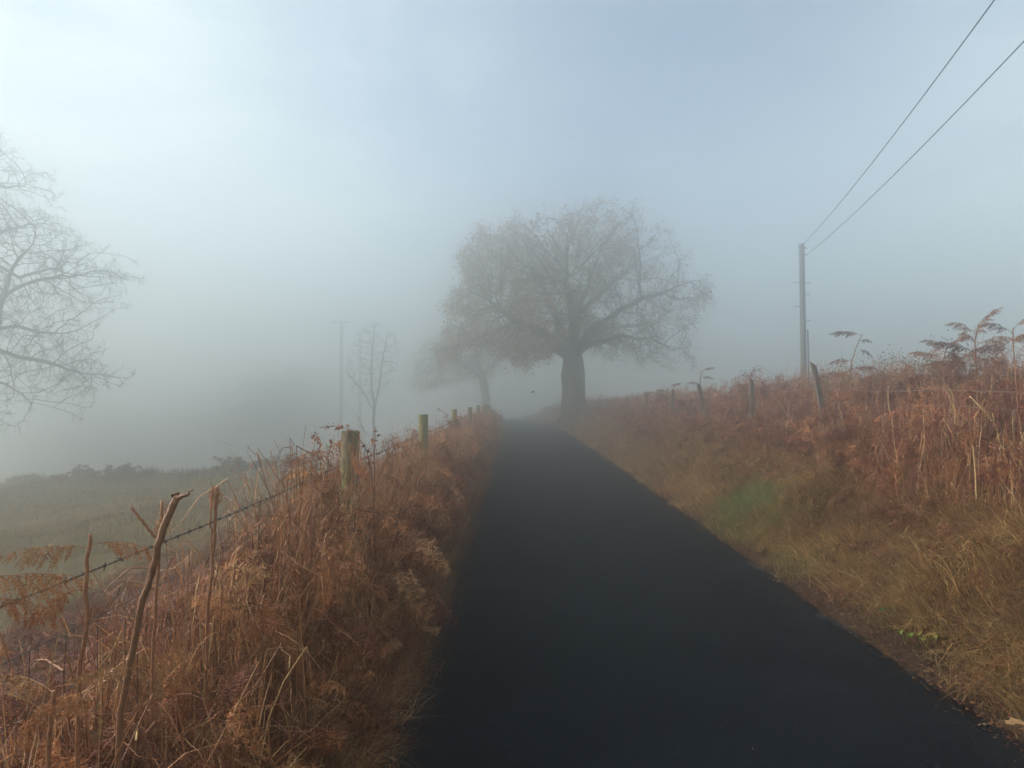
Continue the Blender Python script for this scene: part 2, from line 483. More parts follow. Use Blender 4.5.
# ------------------------------------------------------------------ vegetation scatter
def scatter(n, x0, x1, y0, y1, pw=1.0):
    """points in road coordinates, more of them near the camera"""
    a = rs.rand(n); y = y0 + (y1 - y0) * a ** pw
    x = rs.uniform(x0, x1, n)
    return x, y
def onground(x, y, dz=0.):
    X = x + bend(y)
    return np.stack([X, y, terr(X, y) + dz], -1)

def left_height(y):   # height of the bracken belt on the left
    return 1.10 + .12 * np.exp(-((y - 4.6) / .8) ** 2) - .30 * smoothstep(4.0, 1.8, y) - .06 * smoothstep(6, 9, y) + .14 * fbm(y, y * 0, .9, 61)

EXEC_DENS = 1.0
LS = None
def bracken_stand(name, label_kind, x0, x1, bands, hfun, pal_f, pal_s, lean, protos_near, umin=.25, strand=8):
    """dead bracken: upright stalks, collapsed fronds hanging round them"""
    fr = Soup()
    for (y0, y1, nst, nfr, protos, lod) in bands:
        n = int(nst * EXEC_DENS)
        x = rs.uniform(x0, x1, n); y = rs.uniform(y0, y1, n)
        clump = fbm(x, y, 1.6, 71); keep = clump > -.42; x, y = x[keep], y[keep]; n = len(x)
        b = onground(x, y, -.03)
        H = hfun(x, y) * rs.uniform(.5, 1.12, n)
        phi = rs.uniform(0, 2 * math.pi, n)
        th0 = np.abs(rs.randn(n)) * .16; th1 = th0 + rs.randn(n) * .35
        wd = rs.uniform(.0035, .008, n) * (1 if lod < 2 else 1.7 if lod == 2 else 2.6)
        pts = blades(fr, b, H, th0, th1, phi, wd, pick(pal_s, n), K=5 if lod < 2 else 3, kink=.10, sides=4 if lod == 0 else 3, m=1, tip=.5)
        # snapped stalks leaning over
        k = rs.rand(n) < .28; nb = k.sum()
        blades(fr, pts[k][:, rs.randint(2, pts.shape[1])], H[k] * rs.uniform(.2, .45, nb), rs.uniform(1.3, 2.6, nb), rs.uniform(1.8, 3.0, nb), rs.uniform(0, 6.28, nb), wd[k] * .8, pick(pal_s, nb), K=3, kink=.15, sides=3, m=1)
        # fronds attached along the stalks
        nf = int(nfr * EXEC_DENS)
        j = rs.randint(n, size=nf); u = rs.uniform(umin, 1., nf) ** .8
        seg = np.minimum((u * (pts.shape[1] - 1)).astype(int), pts.shape[1] - 2); fu = u * (pts.shape[1] - 1) - seg
        T = pts[j, seg] * (1 - fu[:, None]) + pts[j, seg + 1] * fu[:, None]
        gz = terr(T[:, 0], T[:, 1]); T[:, 2] = np.maximum(T[:, 2], gz + .04)
        tilt = rs.uniform(.9, 3.0, nf); az = rs.uniform(0, 6.28, nf)
        sc = rs.uniform(.3, .8, nf) * (1 if lod < 2 else 1.3)
        # keep hanging tips above the ground
        low = (T[:, 2] - gz) < .3
        tilt[low] = rs.uniform(.3, 1.5, low.sum()); sc[low] *= .7
        R = rotmats(az, tilt, rs.uniform(-.6, .6, nf), sc)
        C = pick(pal_f, nf)
        pi = rs.randint(len(protos), size=nf)
        for p in range(len(protos)):
            kk = pi == p
            instance(fr, protos[p], R[kk], T[kk], C[kk])
        # crumpled hanging strands
        ns = n * (strand if lod < 2 else strand // 2)
        j = rs.randint(n, size=ns); k5 = rs.randint(1, pts.shape[1], size=ns)
        T = pts[j, k5] + rs.randn(ns, 3) * .035; T[:, 2] = np.maximum(T[:, 2], terr(T[:, 0], T[:, 1]) + .03)
        th = rs.uniform(.3, 2.8, ns)
        blades(fr, T, rs.uniform(.06, .30, ns), th, th + rs.uniform(.0, 1.6, ns), rs.uniform(0, 6.28, ns), rs.uniform(.0016, .0038, ns) * (1 if lod < 1 else 1.5 if lod < 2 else 3.2), mixpal(ns, (pal_f, 3), (pal_s, 2)), K=4 if lod < 2 else 2, kink=.22, m=1)
    o = fr.build(name, [M['plant'], M['stem']])
    return o

def hl(x, y): return left_height(y) * (1 - .32 * smoothstep(-1.15, -1.4, x)) * (.35 + .65 * smoothstep(RL - .15, RL - .42, x)) * (1 - .3 * smoothstep(30, 45, y))
o = bracken_stand('dead_bracken', '', RL - .84, RL - .15,
    [(1.3, 4., 900, 330, HI, 0), (4., 8., 1500, 750, MID, 0), (8., 15., 1700, 1200, MID[:3], 1), (15., 34., 2200, 2800, LOW, 2), (34., 62., 900, 2200, LOW, 2)],
    hl, RUST, np.vstack([RUST, STRAW[1:2], STRAW[3:], RUST * .7]), .2, HI)
tag(o, 'rust brown dead bracken crowding the fence along the left side of the lane', 'bracken', kind='stuff')

def hr(x, y):
    return (1.03 + .10 * smoothstep(8, 6, y) + .35 * fbm(x, y, .8, 81)) * (1 - .25 * smoothstep(14, 22, y)) * (1 + .12 * smoothstep(RR + 2, RR + 3.5, x))
o = bracken_stand('dead_bracken', '', RR + 1.72, RR + 4.3,
    [(4.2, 8., 2300, 1200, MID, 1), (8., 15., 2100, 2500, MID[:3], 1), (15., 34., 2600, 5200, LOW, 2), (34., 62., 1200, 3200, LOW, 2)],
    hr, np.vstack([DARKRED * 1.15, RUST[:1]]), np.vstack([DARKRED, RUST, RUST, STRAW]), .2, MID, .3, 7)
tag(o, 'red brown bracken thicket behind the netting on top of the right bank', 'bracken', kind='stuff')
def hr2(x, y): return np.where(y < 9.2, .70, .42) * (.7 + .3 * smoothstep(RR + 1.0, RR + 1.3, x)) * (1 + .5 * fbm(x, y, 1.1, 83))
o = bracken_stand('dead_bracken', '', RR + 1.08, RR + 1.56,
    [(4.0, 9., 1050, 240, MID, 1), (9., 16., 700, 450, MID[:3], 1), (16., 34., 900, 1100, LOW, 2), (34., 60., 400, 900, LOW, 2)],
    hr2, np.vstack([DARKRED, RUST[:2]]), np.vstack([DARKRED, RUST, STRAW, STRAW]), .2, MID, .7, 5)
tag(o, 'row of short bare bracken stalks standing in front of the right netting fence', 'bracken', kind='stuff')

# bracken litter on the slope beyond the left fence and low litter on the right bank
s = Soup()
for (n, xa, xb, ya, yb, protos, pw) in [(1500, RL - 3.4, RL - .9, 2.4, 8, MID, 1.2), (2600, RL - 3.6, RL - .9, 8, 26, LOW, 1.0)]:
    x, y = scatter(n, xa, xb, ya, yb, pw)
    T = onground(x, y, .03); R = rotmats(rs.uniform(0, 6.28, n), rs.uniform(1.1, 1.5, n), rs.uniform(-1, 1, n), rs.uniform(.35, .8, n))
    C = pick(DARKRED, n) ; pi = rs.randint(len(protos), size=n)
    for p in range(len(protos)): instance(s, protos[p], R[pi == p], T[pi == p], C[pi == p])
n = 3000; x, y = scatter(n, RL - 3.3, RL - .9, 2.4, 18, 1.4)
blades(s, onground(x, y, .02), rs.uniform(.15, .5, n), rs.uniform(.9, 1.5, n), rs.uniform(1.3, 1.8, n), rs.uniform(0, 6.28, n), rs.uniform(.003, .006, n), mixpal(n, (DARKRED, 3), (STRAW * .6, 1)), K=3, kink=.1, m=1)
tag(s.build('bracken_litter', [M['plant'], M['stem']]), 'flattened dark red bracken litter sloping down from the left fence to the field', 'bracken litter', kind='stuff')

s = Soup()
for (n, xa, xb, ya, yb, protos) in [(900, RR + .45, RR + 1.7, 3.6, 9, MID), (1800, RR + .35, RR + 1.7, 9, 24, LOW)]:
    x, y = scatter(n, xa, xb, ya, yb, 1.1)
    k = (fbm(x, y, .9, 91) + .9 * smoothstep(RR + .3, RR + 1.5, x)) > .45; x, y = x[k], y[k]; n = len(x)
    T = onground(x, y, .05); R = rotmats(rs.uniform(0, 6.28, n), rs.uniform(.8, 1.45, n), rs.uniform(-1, 1, n), rs.uniform(.25, .6, n))
    C = pick(DARKRED, n); pi = rs.randint(len(protos), size=n)
    for p in range(len(protos)): instance(s, protos[p], R[pi == p], T[pi == p], C[pi == p])
tag(s.build('bracken_litter', [M['plant']]), 'collapsed dark bracken lying among the tan grass on the right bank', 'bracken litter', kind='stuff')

# grass ---------------------------------------------------------------------
def verge_grass(s, n, x0, x1, y0, y1, pw, L, w, pal, lie=(.5, 1.5), tuft=.5, downhill=None, K=4, dens=None, PER=22, lump=.0):
    """matted tufts: blades fan out of tuft centres"""
    nt_ = max(1, n // PER)
    tx, ty = scatter(nt_, x0, x1, y0, y1, pw)
    if dens is not None:
        k = dens(tx, ty) > rs.rand(nt_); tx, ty = tx[k], ty[k]; nt_ = len(tx)
    n = nt_ * PER
    j = np.repeat(np.arange(nt_), PER)
    x = tx[j] + rs.randn(n) * .06 * tuft; y = ty[j] + rs.randn(n) * .06 * tuft
    taz = rs.uniform(0, 6.28, nt_)
    if downhill is not None: taz = downhill + rs.randn(nt_) * 1.0
    az = taz[j] + rs.randn(n) * .75
    a = rs.uniform(*lie, nt_)[j] + rs.randn(n) * .2
    tcol = pal(nt_, tx, ty) * rs.uniform(.28, 1.45, (nt_, 1))
    c = tcol[j] * (1 + rs.randn(n, 1) * .22).clip(.45, 1.7)
    dist = np.maximum(y, 2.5)
    blades(s, onground(x, y, -.015 + lump * np.maximum(0, fbm(x, y, 3.2, 55, 3))), rs.uniform(.4, 1.15, n) * L, a * .5, np.clip(a * 1.45, 0, 2.4), az, w * rs.uniform(.6, 1.2, n) * np.maximum(1, dist / 7), c, K=K, kink=.12)

def pal_right(n, x, y):
    c = mixpal(n, (STRAW * np.array([1.05, 1.02, .95]), 5), (RUST * .8, 1.0), (DARKRED, 1.6), (STRAW * .45, 2.5))
    g = smoothstep(.34, .75, fbm(x, y, .9, 111) - .25 * smoothstep(RR + .4, RR + 1.2, x) + .10)[:, None]
    return c * (1 - .75 * g) + mixpal(n, (GREENISH, 1)) * .75 * g
def pal_left(n, x, y):
    c = mixpal(n, (STRAW * .8, 3), (RUST * .75, 4), (DARKRED, 3))
    g = smoothstep(.25, .6, fbm(x, y, .9, 121))[:, None]
    return c * (1 - .6 * g) + mixpal(n, (GREENISH, 1)) * .6 * g
s = Soup()
verge_grass(s, 100000, RR + .22, RR + 1.9, 2.6, 8, 1.15, .32, .0036, pal_right, (.85, 1.7), 1.8, math.pi, K=5, PER=50, lump=.34)
verge_grass(s, 26000, RR + .20, RR + 1.9, 2.6, 8, 1.15, .16, .0036, pal_right, (.2, 1.4), 1.2, None, K=3, PER=12)
n = 2600; x, y = scatter(n, RR + .2, RR + 1.9, 2.6, 12, 1.15)
blades(s, onground(x, y, .07), rs.uniform(.2, .55, n), rs.uniform(.9, 1.5, n), rs.uniform(1.3, 2.0, n), rs.uniform(1.6, 4.7, n), rs.uniform(.003, .0055, n), pick(STRAW * 1.15, n), K=5, kink=.12)
verge_grass(s, 80000, RR + .15, RR + 1.9, 8, 18, 1.1, .34, .0032, pal_right, (.8, 1.7), 2.0, math.pi, K=4, PER=45, lump=.32)
verge_grass(s, 46000, RR + .05, RR + 1.9, 18, 60, 1.1, .34, .0030, pal_right, (.5, 1.4), 2.0, math.pi, K=3, PER=30)
tag(s.build('dry_grass', M['grass']), 'matted tan dry grass covering the bank beside the right road edge', 'grass', kind='stuff')
s = Soup()
verge_grass(s, 80000, RL - .85, RL - .05, 1.6, 6, 1.1, .30, .0028, pal_left, (.3, 1.6), 1.4, 0., K=5, PER=45, lump=.2)
n = 2600; x, y = scatter(n, RL - .35, RL - .03, 2.2, 14, 1.2)
blades(s, onground(x, y, .03), rs.uniform(.12, .34, n), rs.uniform(.7, 1.4, n), rs.uniform(1.4, 2.0, n), rs.randn(n) * .7 - .2, rs.uniform(.0022, .004, n), mixpal(n, (STRAW, 2), (RUST, 2)), K=5, kink=.1)
verge_grass(s, 40000, RL - .85, RL - .0, 6, 16, 1.1, .34, .0028, pal_left, (.5, 1.4), 1.2, 0., K=3)
verge_grass(s, 30000, RL - .85, RL + .0, 16, 60, 1.1, .36, .0030, pal_left, (.5, 1.3), 1.6, 0., K=3)
tag(s.build('dry_grass', M['grass']), 'brown and straw coloured dry grass on the narrow verge left of the lane', 'grass', kind='stuff')

def pal_field(n, x, y):
    g = smoothstep(-.2, .35, fbm(x, y, .5, 131))[:, None]
    return mixpal(n, (GREENISH * np.array([1.15, .9, .9]), 3), (STRAW * .42, 5)) * (1 - .5 * g) + mixpal(n, (STRAW * .65, 1)) * .5 * g
s = Soup()
verge_grass(s, 70000, -16, RL - 2.8, 4.5, 14, 1.0, .15, .004, pal_field, (.3, 1.3), 2.6, None, K=2, PER=40)
verge_grass(s, 60000, -22, RL - 3.0, 14, 29, 1.0, .15, .004, pal_field, (.4, 1.3), 3., None, K=2)
tag(s.build('field_grass', M['grass']), 'short olive green pasture grass of the field beyond the left fence', 'grass', kind='stuff')

# fallen leaves and crumbs of bracken along both road edges
s = Soup()
def leafbits(n, x0, x1, y0, y1, pal, size):
    x, y = scatter(n, x0, x1, y0, y1, 1.3)
    X = x + bend(y); z = terr(X, y) + .012
    inroad = (x > RL) & (x < RR); cpos = (x - RL) / (RR - RL)
    z = np.where(inroad, .036 + .03 * (1 - (2 * cpos - 1) ** 2) + roadz(y), z)
    T = np.stack([X, y, z], -1)
    v = np.array([[-.5, 0, 0], [-.2, .28, .05], [.25, .22, .10], [.5, 0, .02], [.2, -.27, .08], [-.25, -.2, .0]])
    proto = (v, np.array([[0, 1, 2, 3], [0, 3, 4, 5]]), np.zeros((0, 3), int), np.ones((6, 3)))
    instance(s, proto, rotmats(rs.uniform(0, 6.28, n), rs.randn(n) * .25, rs.uniform(0, 6.28, n), rs.uniform(.5, 1.3, n) * size), T, pick(pal, n))
leafbits(2600, RR - .06, RR + .45, 2.6, 16, np.vstack([RUST * .6, DARKRED]), .022)
leafbits(2200, RL - .4, RL + .05, 2.2, 16, np.vstack([RUST * .7, DARKRED]), .022)
leafbits(1300, RR - .12, RR + .04, 2.6, 16, np.vstack([RUST * .5, DARKRED, STRAW * .6]), .016)
leafbits(350, RR - .30, RR + .02, 2.6, 16, np.vstack([RUST * .5, STRAW * .6]), .012)
leafbits(900, RL - .04, RL + .10, 2.6, 16, np.vstack([RUST * .5, DARKRED, STRAW * .6]), .016)
leafbits(300, RL, RL + .22, 2.6, 16, np.vstack([RUST * .5, STRAW * .6]), .012)
leafbits(40, RL, RR, 2.8, 16, np.vstack([STRAW, STRAW * 1.2]), .011)
n = 2600; x, y = scatter(n, RR - .02, RR + .4, 2.7, 16, 1.3)
blades(s, onground(x, y, .045), rs.uniform(.05, .2, n), 1.5 + rs.randn(n) * .12, 1.55, rs.uniform(0, 6.28, n), .0022, mixpal(n, (RUST * .7, 3), (DARKRED, 3), (STRAW * .7, 1)), K=2, kink=.1)
n = 2600; x, y = scatter(n, RL - .35, RL + .02, 2.2, 16, 1.3)
blades(s, onground(x, y, .045), rs.uniform(.05, .22, n), 1.5 + rs.randn(n) * .12, 1.55, rs.uniform(-1.5, 1.5, n), .0022, mixpal(n, (RUST * .8, 3), (DARKRED, 2), (STRAW * .7, 1)), K=2, kink=.1)
tag(s.build('leaf_litter', M['leaf']), 'fallen leaf crumbs and bracken bits scattered along the road edges', 'leaf litter', kind='stuff')

# ------------------------------------------------------------------ fences
def wire_line(s, pts_fn, t0, t1, r, step=.5, sides=4, c=(.5, .5, .5)):
    t = np.arange(t0, t1 + step, step)
    tube(s, pts_fn(t), r, sides, c, cap=True)

FXL = RL - .485
def lx(y): return FXL + bend(y)
ypost = [0.85, 5.0, 9.2, 14.4, 18.5, 22.6, 26.9, 31., 35.2, 39.5]
fence = empty('wire_fence', (FXL, 5.0, float(terr(FXL, 5.0))))
tag(fence, 'round mossy posts strung with dark barbed wire and netting left of the lane', 'fence')
for i, y in enumerate(ypost):
    if i == 0: continue
    s = Soup(); x = lx(y) + (rs.randn() * .02 if i > 2 else (.018 if i == 1 else .0))
    topz = [0, 1.375, 1.38, 1.35, 1.33, 1.33, 1.3, 1.27, 1.2, 1.1][i] + (float(roadz(y)) if i > 5 else 0)
    g = float(terr(x, y)); r = .058 if i < 3 else .052
    tl = rs.randn(2) * .015
    hs = np.array([g - .3, g, g + .4, g + .8, topz - .012, topz - .003, topz])
    rad = np.array([r, r * 1.02, r, r * .985, r * .97, r * .93, r * .86])
    pts = np.stack([x + tl[0] * (hs - g), y + tl[1] * (hs - g), hs], -1)
    nside = 20
    th = np.arange(nside) * 2 * math.pi / nside
    lob = 1 + .03 * np.sin(2 * th + i) + .018 * np.sin(5 * th + 2 * i)
    v = pts[:, None] + np.stack([np.cos(th) * lob, np.sin(th) * lob, th * 0], -1)[None] * rad[:, None, None]
    idx = np.arange(len(hs) * nside).reshape(len(hs), nside); nxx = np.roll(idx, -1, 1)
    q = np.stack([idx[:-1], nxx[:-1], nxx[1:], idx[1:]], -1).reshape(-1, 4)
    s.add(v.reshape(-1, 3), q, None)
    cidx = s.n
    tv = np.vstack([pts[-1] + [0, 0, -.002], v[-1]])
    s.add(tv, None, [(0, 1 + k, 1 + (k + 1) % nside) for k in range(nside)], m=1)
    s.build('post', [M['post'], M['postend']], fence, smooth=True)
def wz_l(y, z0, sagk=.03):
    y = np.asarray(y, float); yp = np.array(ypost); i = np.clip(np.searchsorted(yp, y) - 1, 0, len(yp) - 2)
    u = (y - yp[i]) / (yp[i + 1] - yp[i])
    return z0 - sagk * 4 * u * (1 - u) * np.clip(u * (1 - u) * 9, 0, 1) + roadz(y) * (y > 24)
def barbed(s, y0, y1, fn):
    t = np.arange(y0, y1, .0125)
    c = fn(t)
    for ph in (0, math.pi):
        a = t / .055 * 2 * math.pi + ph
        off = np.stack([np.cos(a), 0 * a, np.sin(a)], -1) * .0019
        tube(s, c + off, .0016, 4)
    for b in np.arange(y0 + .05, y1, .095):
        p = fn(np.array([b]))[0]
        for k in range(2):
            a = rs.uniform(0, 6.28); d1 = np.array([math.cos(a), rs.randn() * .35, math.sin(a)])
            d2 = np.array([-math.cos(a + .5), rs.randn() * .35, -math.sin(a + .5)])
            tube(s, [p + d1 * .015, p + d1 * .003, p + np.array([0, .004, 0]), p + d2 * .003, p + d2 * .015], [.0006, .0014, .0016, .0014, .0006], 3)
        aa = np.linspace(0, 4 * math.pi, 13)
        tube(s, np.stack([p[0] + np.cos(aa) * .0042, p[1] + (aa / 12.6 - .5) * .011, p[2] + np.sin(aa) * .0042], -1), .0012, 3)
s = Soup()
wx = -.062
barbed(s, .9, 14.4, lambda t: np.stack([lx(t) - .064, t, wz_l(t, 1.135, .02)], -1))
t = np.arange(14.4, 39.5, .4)
tube(s, np.stack([lx(t) - .064, t, wz_l(t, 1.135, .02)], -1), .0035, 4)
s.build('barbed_wire', M['wire'], fence)
s = Soup()
for z0 in (1.01, .86, .70, .56, .44, .33, .24):
    t = np.arange(.9, 39.5, .35)
    tube(s, np.stack([lx(t) - .061 + 0 * t, t, wz_l(t, z0, .03)], -1), .0013 if z0 < 1 else .0016, 3)
for y in np.arange(.95, 16, .15):
    zt = float(wz_l(y, 1.01, .03))
    zz = np.array([zt, .8, .5, .24]); 
    tube(s, np.stack([lx(y) - .0635 + rs.randn(4) * .002, y + rs.randn(4) * .006, zz], -1), .0011, 3)
s.build('wire_netting', M['wire'], fence)

FXR = 3.92
fence2 = empty('wire_fence', (FXR, 10, float(terr(FXR, 10))))
tag(fence2, 'old leaning squared posts and thin pale netting wire in the bracken on the right bank', 'fence')
rp = [(4.05, 7.0, .02, 1.86), (3.93, 10, -.20, 2.0), (3.98, 13, -.03, 1.87), (3.86, 16, -.18, 1.84), (3.9, 19.2, .05, 1.75), (3.9, 23, -.04, 1.62), (3.9, 27, .05, 1.55), (3.8, 31.5, 0, 1.5)]
for i, (x, y, lean, topz) in enumerate(rp):
    if i == 0: continue
    s = Soup(); x = x + float(bend(y)); g = float(terr(x, y)) - .25
    H = topz - g; r = .036 if i != 3 else .045
    n = 7; hh = np.linspace(0, 1, n)
    cx = x + lean * (hh - .75) * 1.4; cz = g + H * hh
    base = np.array([[-1, -.8], [-.2, -1.05], [1, -.85], [1.05, .2], [.9, 1], [-.3, 1.05], [-1, .85], [-1.1, 0]])
    v = np.zeros((n, 8, 3))
    for k in range(n):
        sc = r * (1.05 - .12 * hh[k]) * (1 + rs.randn() * .03)
        v[k, :, 0] = cx[k] + base[:, 0] * sc; v[k, :, 1] = y + base[:, 1] * sc * .9; v[k, :, 2] = cz[k]
    v[-1, :, 2] += np.array([.03, .015, -.02, -.03, -.01, .02, .035, .04]) * 1.2
    idx = np.arange(n * 8).reshape(n, 8); nxx = np.roll(idx, -1, 1)
    q = np.stack([idx[:-1], nxx[:-1], nxx[1:], idx[1:]], -1).reshape(-1, 4)
    s.add(v.reshape(-1, 3), q, [(idx[-1, 0], idx[-1, k], idx[-1, k + 1]) for k in range(1, 7)])
    s.build('post', M['oldpost'], fence2)
ypr = np.array([3.5] + [p[1] for p in rp]); 
def wzr(y, dz):
    y = np.asarray(y, float)
    top = np.interp(y, [3, 7, 10, 13, 16, 19, 23, 27, 31.5], [1.64, 1.66, 1.71, 1.66, 1.62, 1.56, 1.5, 1.42, 1.35])
    i = np.clip(np.searchsorted(ypr, y) - 1, 0, len(ypr) - 2); u = (y - ypr[i]) / (ypr[i + 1] - ypr[i])
    return top - dz - .03 * 4 * u * (1 - u)
s = Soup()
for dz, r in ((0, .0022), (.14, .0016), (.28, .0016), (.42, .0014), (.56, .0014), (.68, .0014), (.78, .0014)):
    t = np.arange(3.2, 31.5, .35)
    tube(s, np.stack([FXR - .045 + bend(t), t, wzr(t, dz)], -1), r, 3)
for y in np.arange(3.3, 20, .15):
    z = np.array([float(wzr(y, .14)), float(wzr(y, .45)), float(wzr(y, .78))])
    tube(s, np.stack([np.full(3, FXR - .047), y + rs.randn(3) * .008, z], -1), .0012, 3)
s.build('wire_netting', M['galv'], fence2)

# ------------------------------------------------------------------ telegraph pole and lines
gx, gy = 9.35, 25.
gz = float(terr(gx, gy))
pole = empty('telegraph_pole', (gx, gy, gz))
tag(pole, 'weathered wooden pole with step pegs standing behind the right bank', 'telegraph pole')
s = Soup(); n = 10; h = np.linspace(-.6, 6.55 - gz, n)
tube(s, np.stack([gx - .055 * h / 6 + 0 * h, gy + 0 * h, gz + h], -1), .108 - .026 * (h / 6), 16)
s.build('shaft', M['pole'], pole, smooth=True)
for k, (z, sd) in enumerate([(5.28, -1), (5.28, 1), (4.9, 1), (4.5, -1), (4.05, 1)]):
    s = Soup(); xx = gx - .055 * (z - gz) / 6
    tube(s, [(xx + sd * .07, gy, z), (xx + sd * .25, gy, z + .0), (xx + sd * .255, gy, z + .035)], [.011, .011, .010], 6)
    s.build('step_peg', M['steel'], pole)
s = Soup(); tube(s, [(gx + .135, gy - .05, gz + 1.2), (gx + .12, gy - .05, 3.2), (gx + .105, gy - .05, 3.75)], [.03, .03, .028], 8); s.build('cable_guard', M['steel'], pole)
xx = gx - .06
for z in (6.42, 6.2):
    s = Soup(); tube(s, [(xx - .12, gy - .02, z), (xx + .14, gy - .02, z), (xx + .17, gy - .02, z - .03)], [.02, .02, .015], 8); s.build('line_bracket', M['steel'], pole)
def line(a, b, sag, r, name, label):
    s = Soup(); t = np.linspace(0, 1, 60)[:, None]
    p = a * (1 - t) + b * t; p[:, 2] -= (4 * sag * t * (1 - t))[:, 0]
    tube(s, p, r, 6)
    tag(s.build(name, M['cable'], smooth=True, origin=tuple(a)), label, 'cable', 'overhead lines from the telegraph pole')
line(np.array([9.25, 24.95, 6.45]), np.array([-1.8, -19., 6.9]), .95, .0085, 'overhead_line', 'upper overhead line, leaving the very top of the pole and staying left of the other')
line(np.array([9.46, 24.95, 6.20]), np.array([-.57, -19., 6.8]), .87, .0085, 'overhead_line', 'lower overhead line, fixed just below the pole top and reaching the right photo edge')

# ------------------------------------------------------------------ trees
def colonise(att, nodes, parents, D, infl, kill, maxit=140, jit=.12, seed=1, grav=0., out=None, outw=.0):
    r = np.random.RandomState(seed)
    nodes = [np.array(p, float) for p in nodes]; parents = list(parents)
    att = np.array(att, float)
    best = np.full(len(att), 1e9); bi = np.zeros(len(att), int)
    kidpos = {}
    for i_, p_ in enumerate(parents):
        if p_ >= 0: kidpos.setdefault(p_, []).append(nodes[i_])
    def upd(start):
        nn = np.array(nodes[start:])
        for a in range(0, len(nn), 400):
            d = np.linalg.norm(att[:, None] - nn[None, a:a + 400], axis=2)
            m = d.argmin(1); dm = d[np.arange(len(att)), m]; k = dm < best
            best[k] = dm[k]; bi[k] = start + a + m[k]
    start = 0
    for it in range(maxit):
        if start >= len(nodes) or len(att) == 0: break
        upd(start)
        alive = best > kill
        att, best, bi = att[alive], best[alive], bi[alive]
        if len(att) == 0: break
        act = best < infl
        if not act.any(): break
        arr = np.array(nodes)
        d = att[act] - arr[bi[act]]; d /= np.linalg.norm(d, axis=1)[:, None]
        acc = np.zeros((len(nodes), 3)); np.add.at(acc, bi[act], d)
        start = len(nodes); drop = []
        for i in np.unique(bi[act]):
            v = acc[i]; ln = np.linalg.norm(v)
            if ln < 1e-3: drop.append(i); continue
            v = v / ln + r.randn(3) * jit + np.array([0, 0, -grav])
            if out is not None:
                o_ = arr[i] - out; v = v + outw * o_ / (np.linalg.norm(o_) + 1e-6)
            v /= np.linalg.norm(v)
            new = arr[i] + v * D; ks = kidpos.setdefault(int(i), [])
            if any(np.linalg.norm(k_ - new) < .45 * D for k_ in ks) or len(ks) > 3: drop.append(i); continue
            ks.append(new); nodes.append(new); parents.append(int(i))
        if drop:
            kp = ~np.isin(bi, drop) | (best > infl)
            att, best, bi = att[kp], best[kp], bi[kp]
    return np.array(nodes), np.array(parents)

def radii_of(nodes, parents, tip, expo):
    n = len(nodes); acc = np.zeros(n); kids = np.zeros(n, int)
    for i in range(n - 1, -1, -1):
        if acc[i] == 0: acc[i] = tip ** expo
        p = parents[i]
        if p >= 0: acc[p] += acc[i]; kids[p] += 1
    return acc ** (1 / expo), kids

def radii_solve(nodes, parents, tip, root):
    lo, hi = 1.4, 4.
    for _ in range(14):
        e = (lo + hi) / 2; r, k = radii_of(nodes, parents, tip, e)
        if r[0] > root: lo = e
        else: hi = e
    return r, k

def skeleton_mesh(s, nodes, parents, rad, sel, sides, c=(.5, .5, .5), m=0):
    n = len(nodes)
    T = np.zeros((n, 3)); main = np.full(n, -1)
    for i in range(n):
        p = parents[i]
        if p >= 0 and (main[p] < 0 or rad[i] > rad[main[p]]): main[p] = i
    for i in range(n):
        p = parents[i]
        if p >= 0: T[i] += nodes[i] - nodes[p]
        if main[i] >= 0: T[i] += nodes[main[i]] - nodes[i]
    T /= np.linalg.norm(T, axis=1)[:, None] + 1e-9
    A = np.zeros((n, 3))
    for i in range(n):
        p = parents[i]
        ref = A[p] if p >= 0 else np.array([1., 0, 0])
        a = ref - T[i] * np.dot(ref, T[i])
        if np.linalg.norm(a) < .05: a = np.cross(T[i], [0, 1., 0])
        A[i] = a / (np.linalg.norm(a) + 1e-9)
    B = np.cross(T, A)
    th = np.arange(sides) * 2 * math.pi / sides
    ids = np.where(sel & (parents >= 0))[0]
    if len(ids) == 0: return
    pr = parents[ids]; ism = main[pr] == ids
    dirv = nodes[ids] - nodes[pr]; dirv /= np.linalg.norm(dirv, axis=1)[:, None] + 1e-9
    rA = np.where(ism, rad[pr], np.minimum(rad[pr] * .8, rad[ids] * 1.25))
    # rings
    cs, sn = np.cos(th)[None, :, None], np.sin(th)[None, :, None]
    Ap = np.where(ism[:, None], A[pr], A[ids]); Bp = np.where(ism[:, None], B[pr], B[ids])
    ra = nodes[pr][:, None] + rA[:, None, None] * (cs * Ap[:, None] + sn * Bp[:, None])
    rb = nodes[ids][:, None] + rad[ids][:, None, None] * (cs * A[ids][:, None] + sn * B[ids][:, None])
    v = np.concatenate([ra, rb], 1)                       # N, 2*sides
    k = np.arange(sides); k2 = (k + 1) % sides
    q = np.stack([k, k2, sides + k2, sides + k], -1)[None] + (np.arange(len(ids)) * 2 * sides)[:, None, None]
    s.add(v.reshape(-1, 3), q.reshape(-1, 4), None, c, m)

def inpoly(x, y, poly):
    poly = np.array(poly, float); n = len(poly); r = np.zeros(len(x), bool); j = n - 1
    for i in range(n):
        xi, yi = poly[i]; xj, yj = poly[j]
        c = ((yi > y) != (yj > y)) & (x < (xj - xi) * (y - yi) / (yj - yi + 1e-12) + xi)
        r ^= c; j = i
    return r

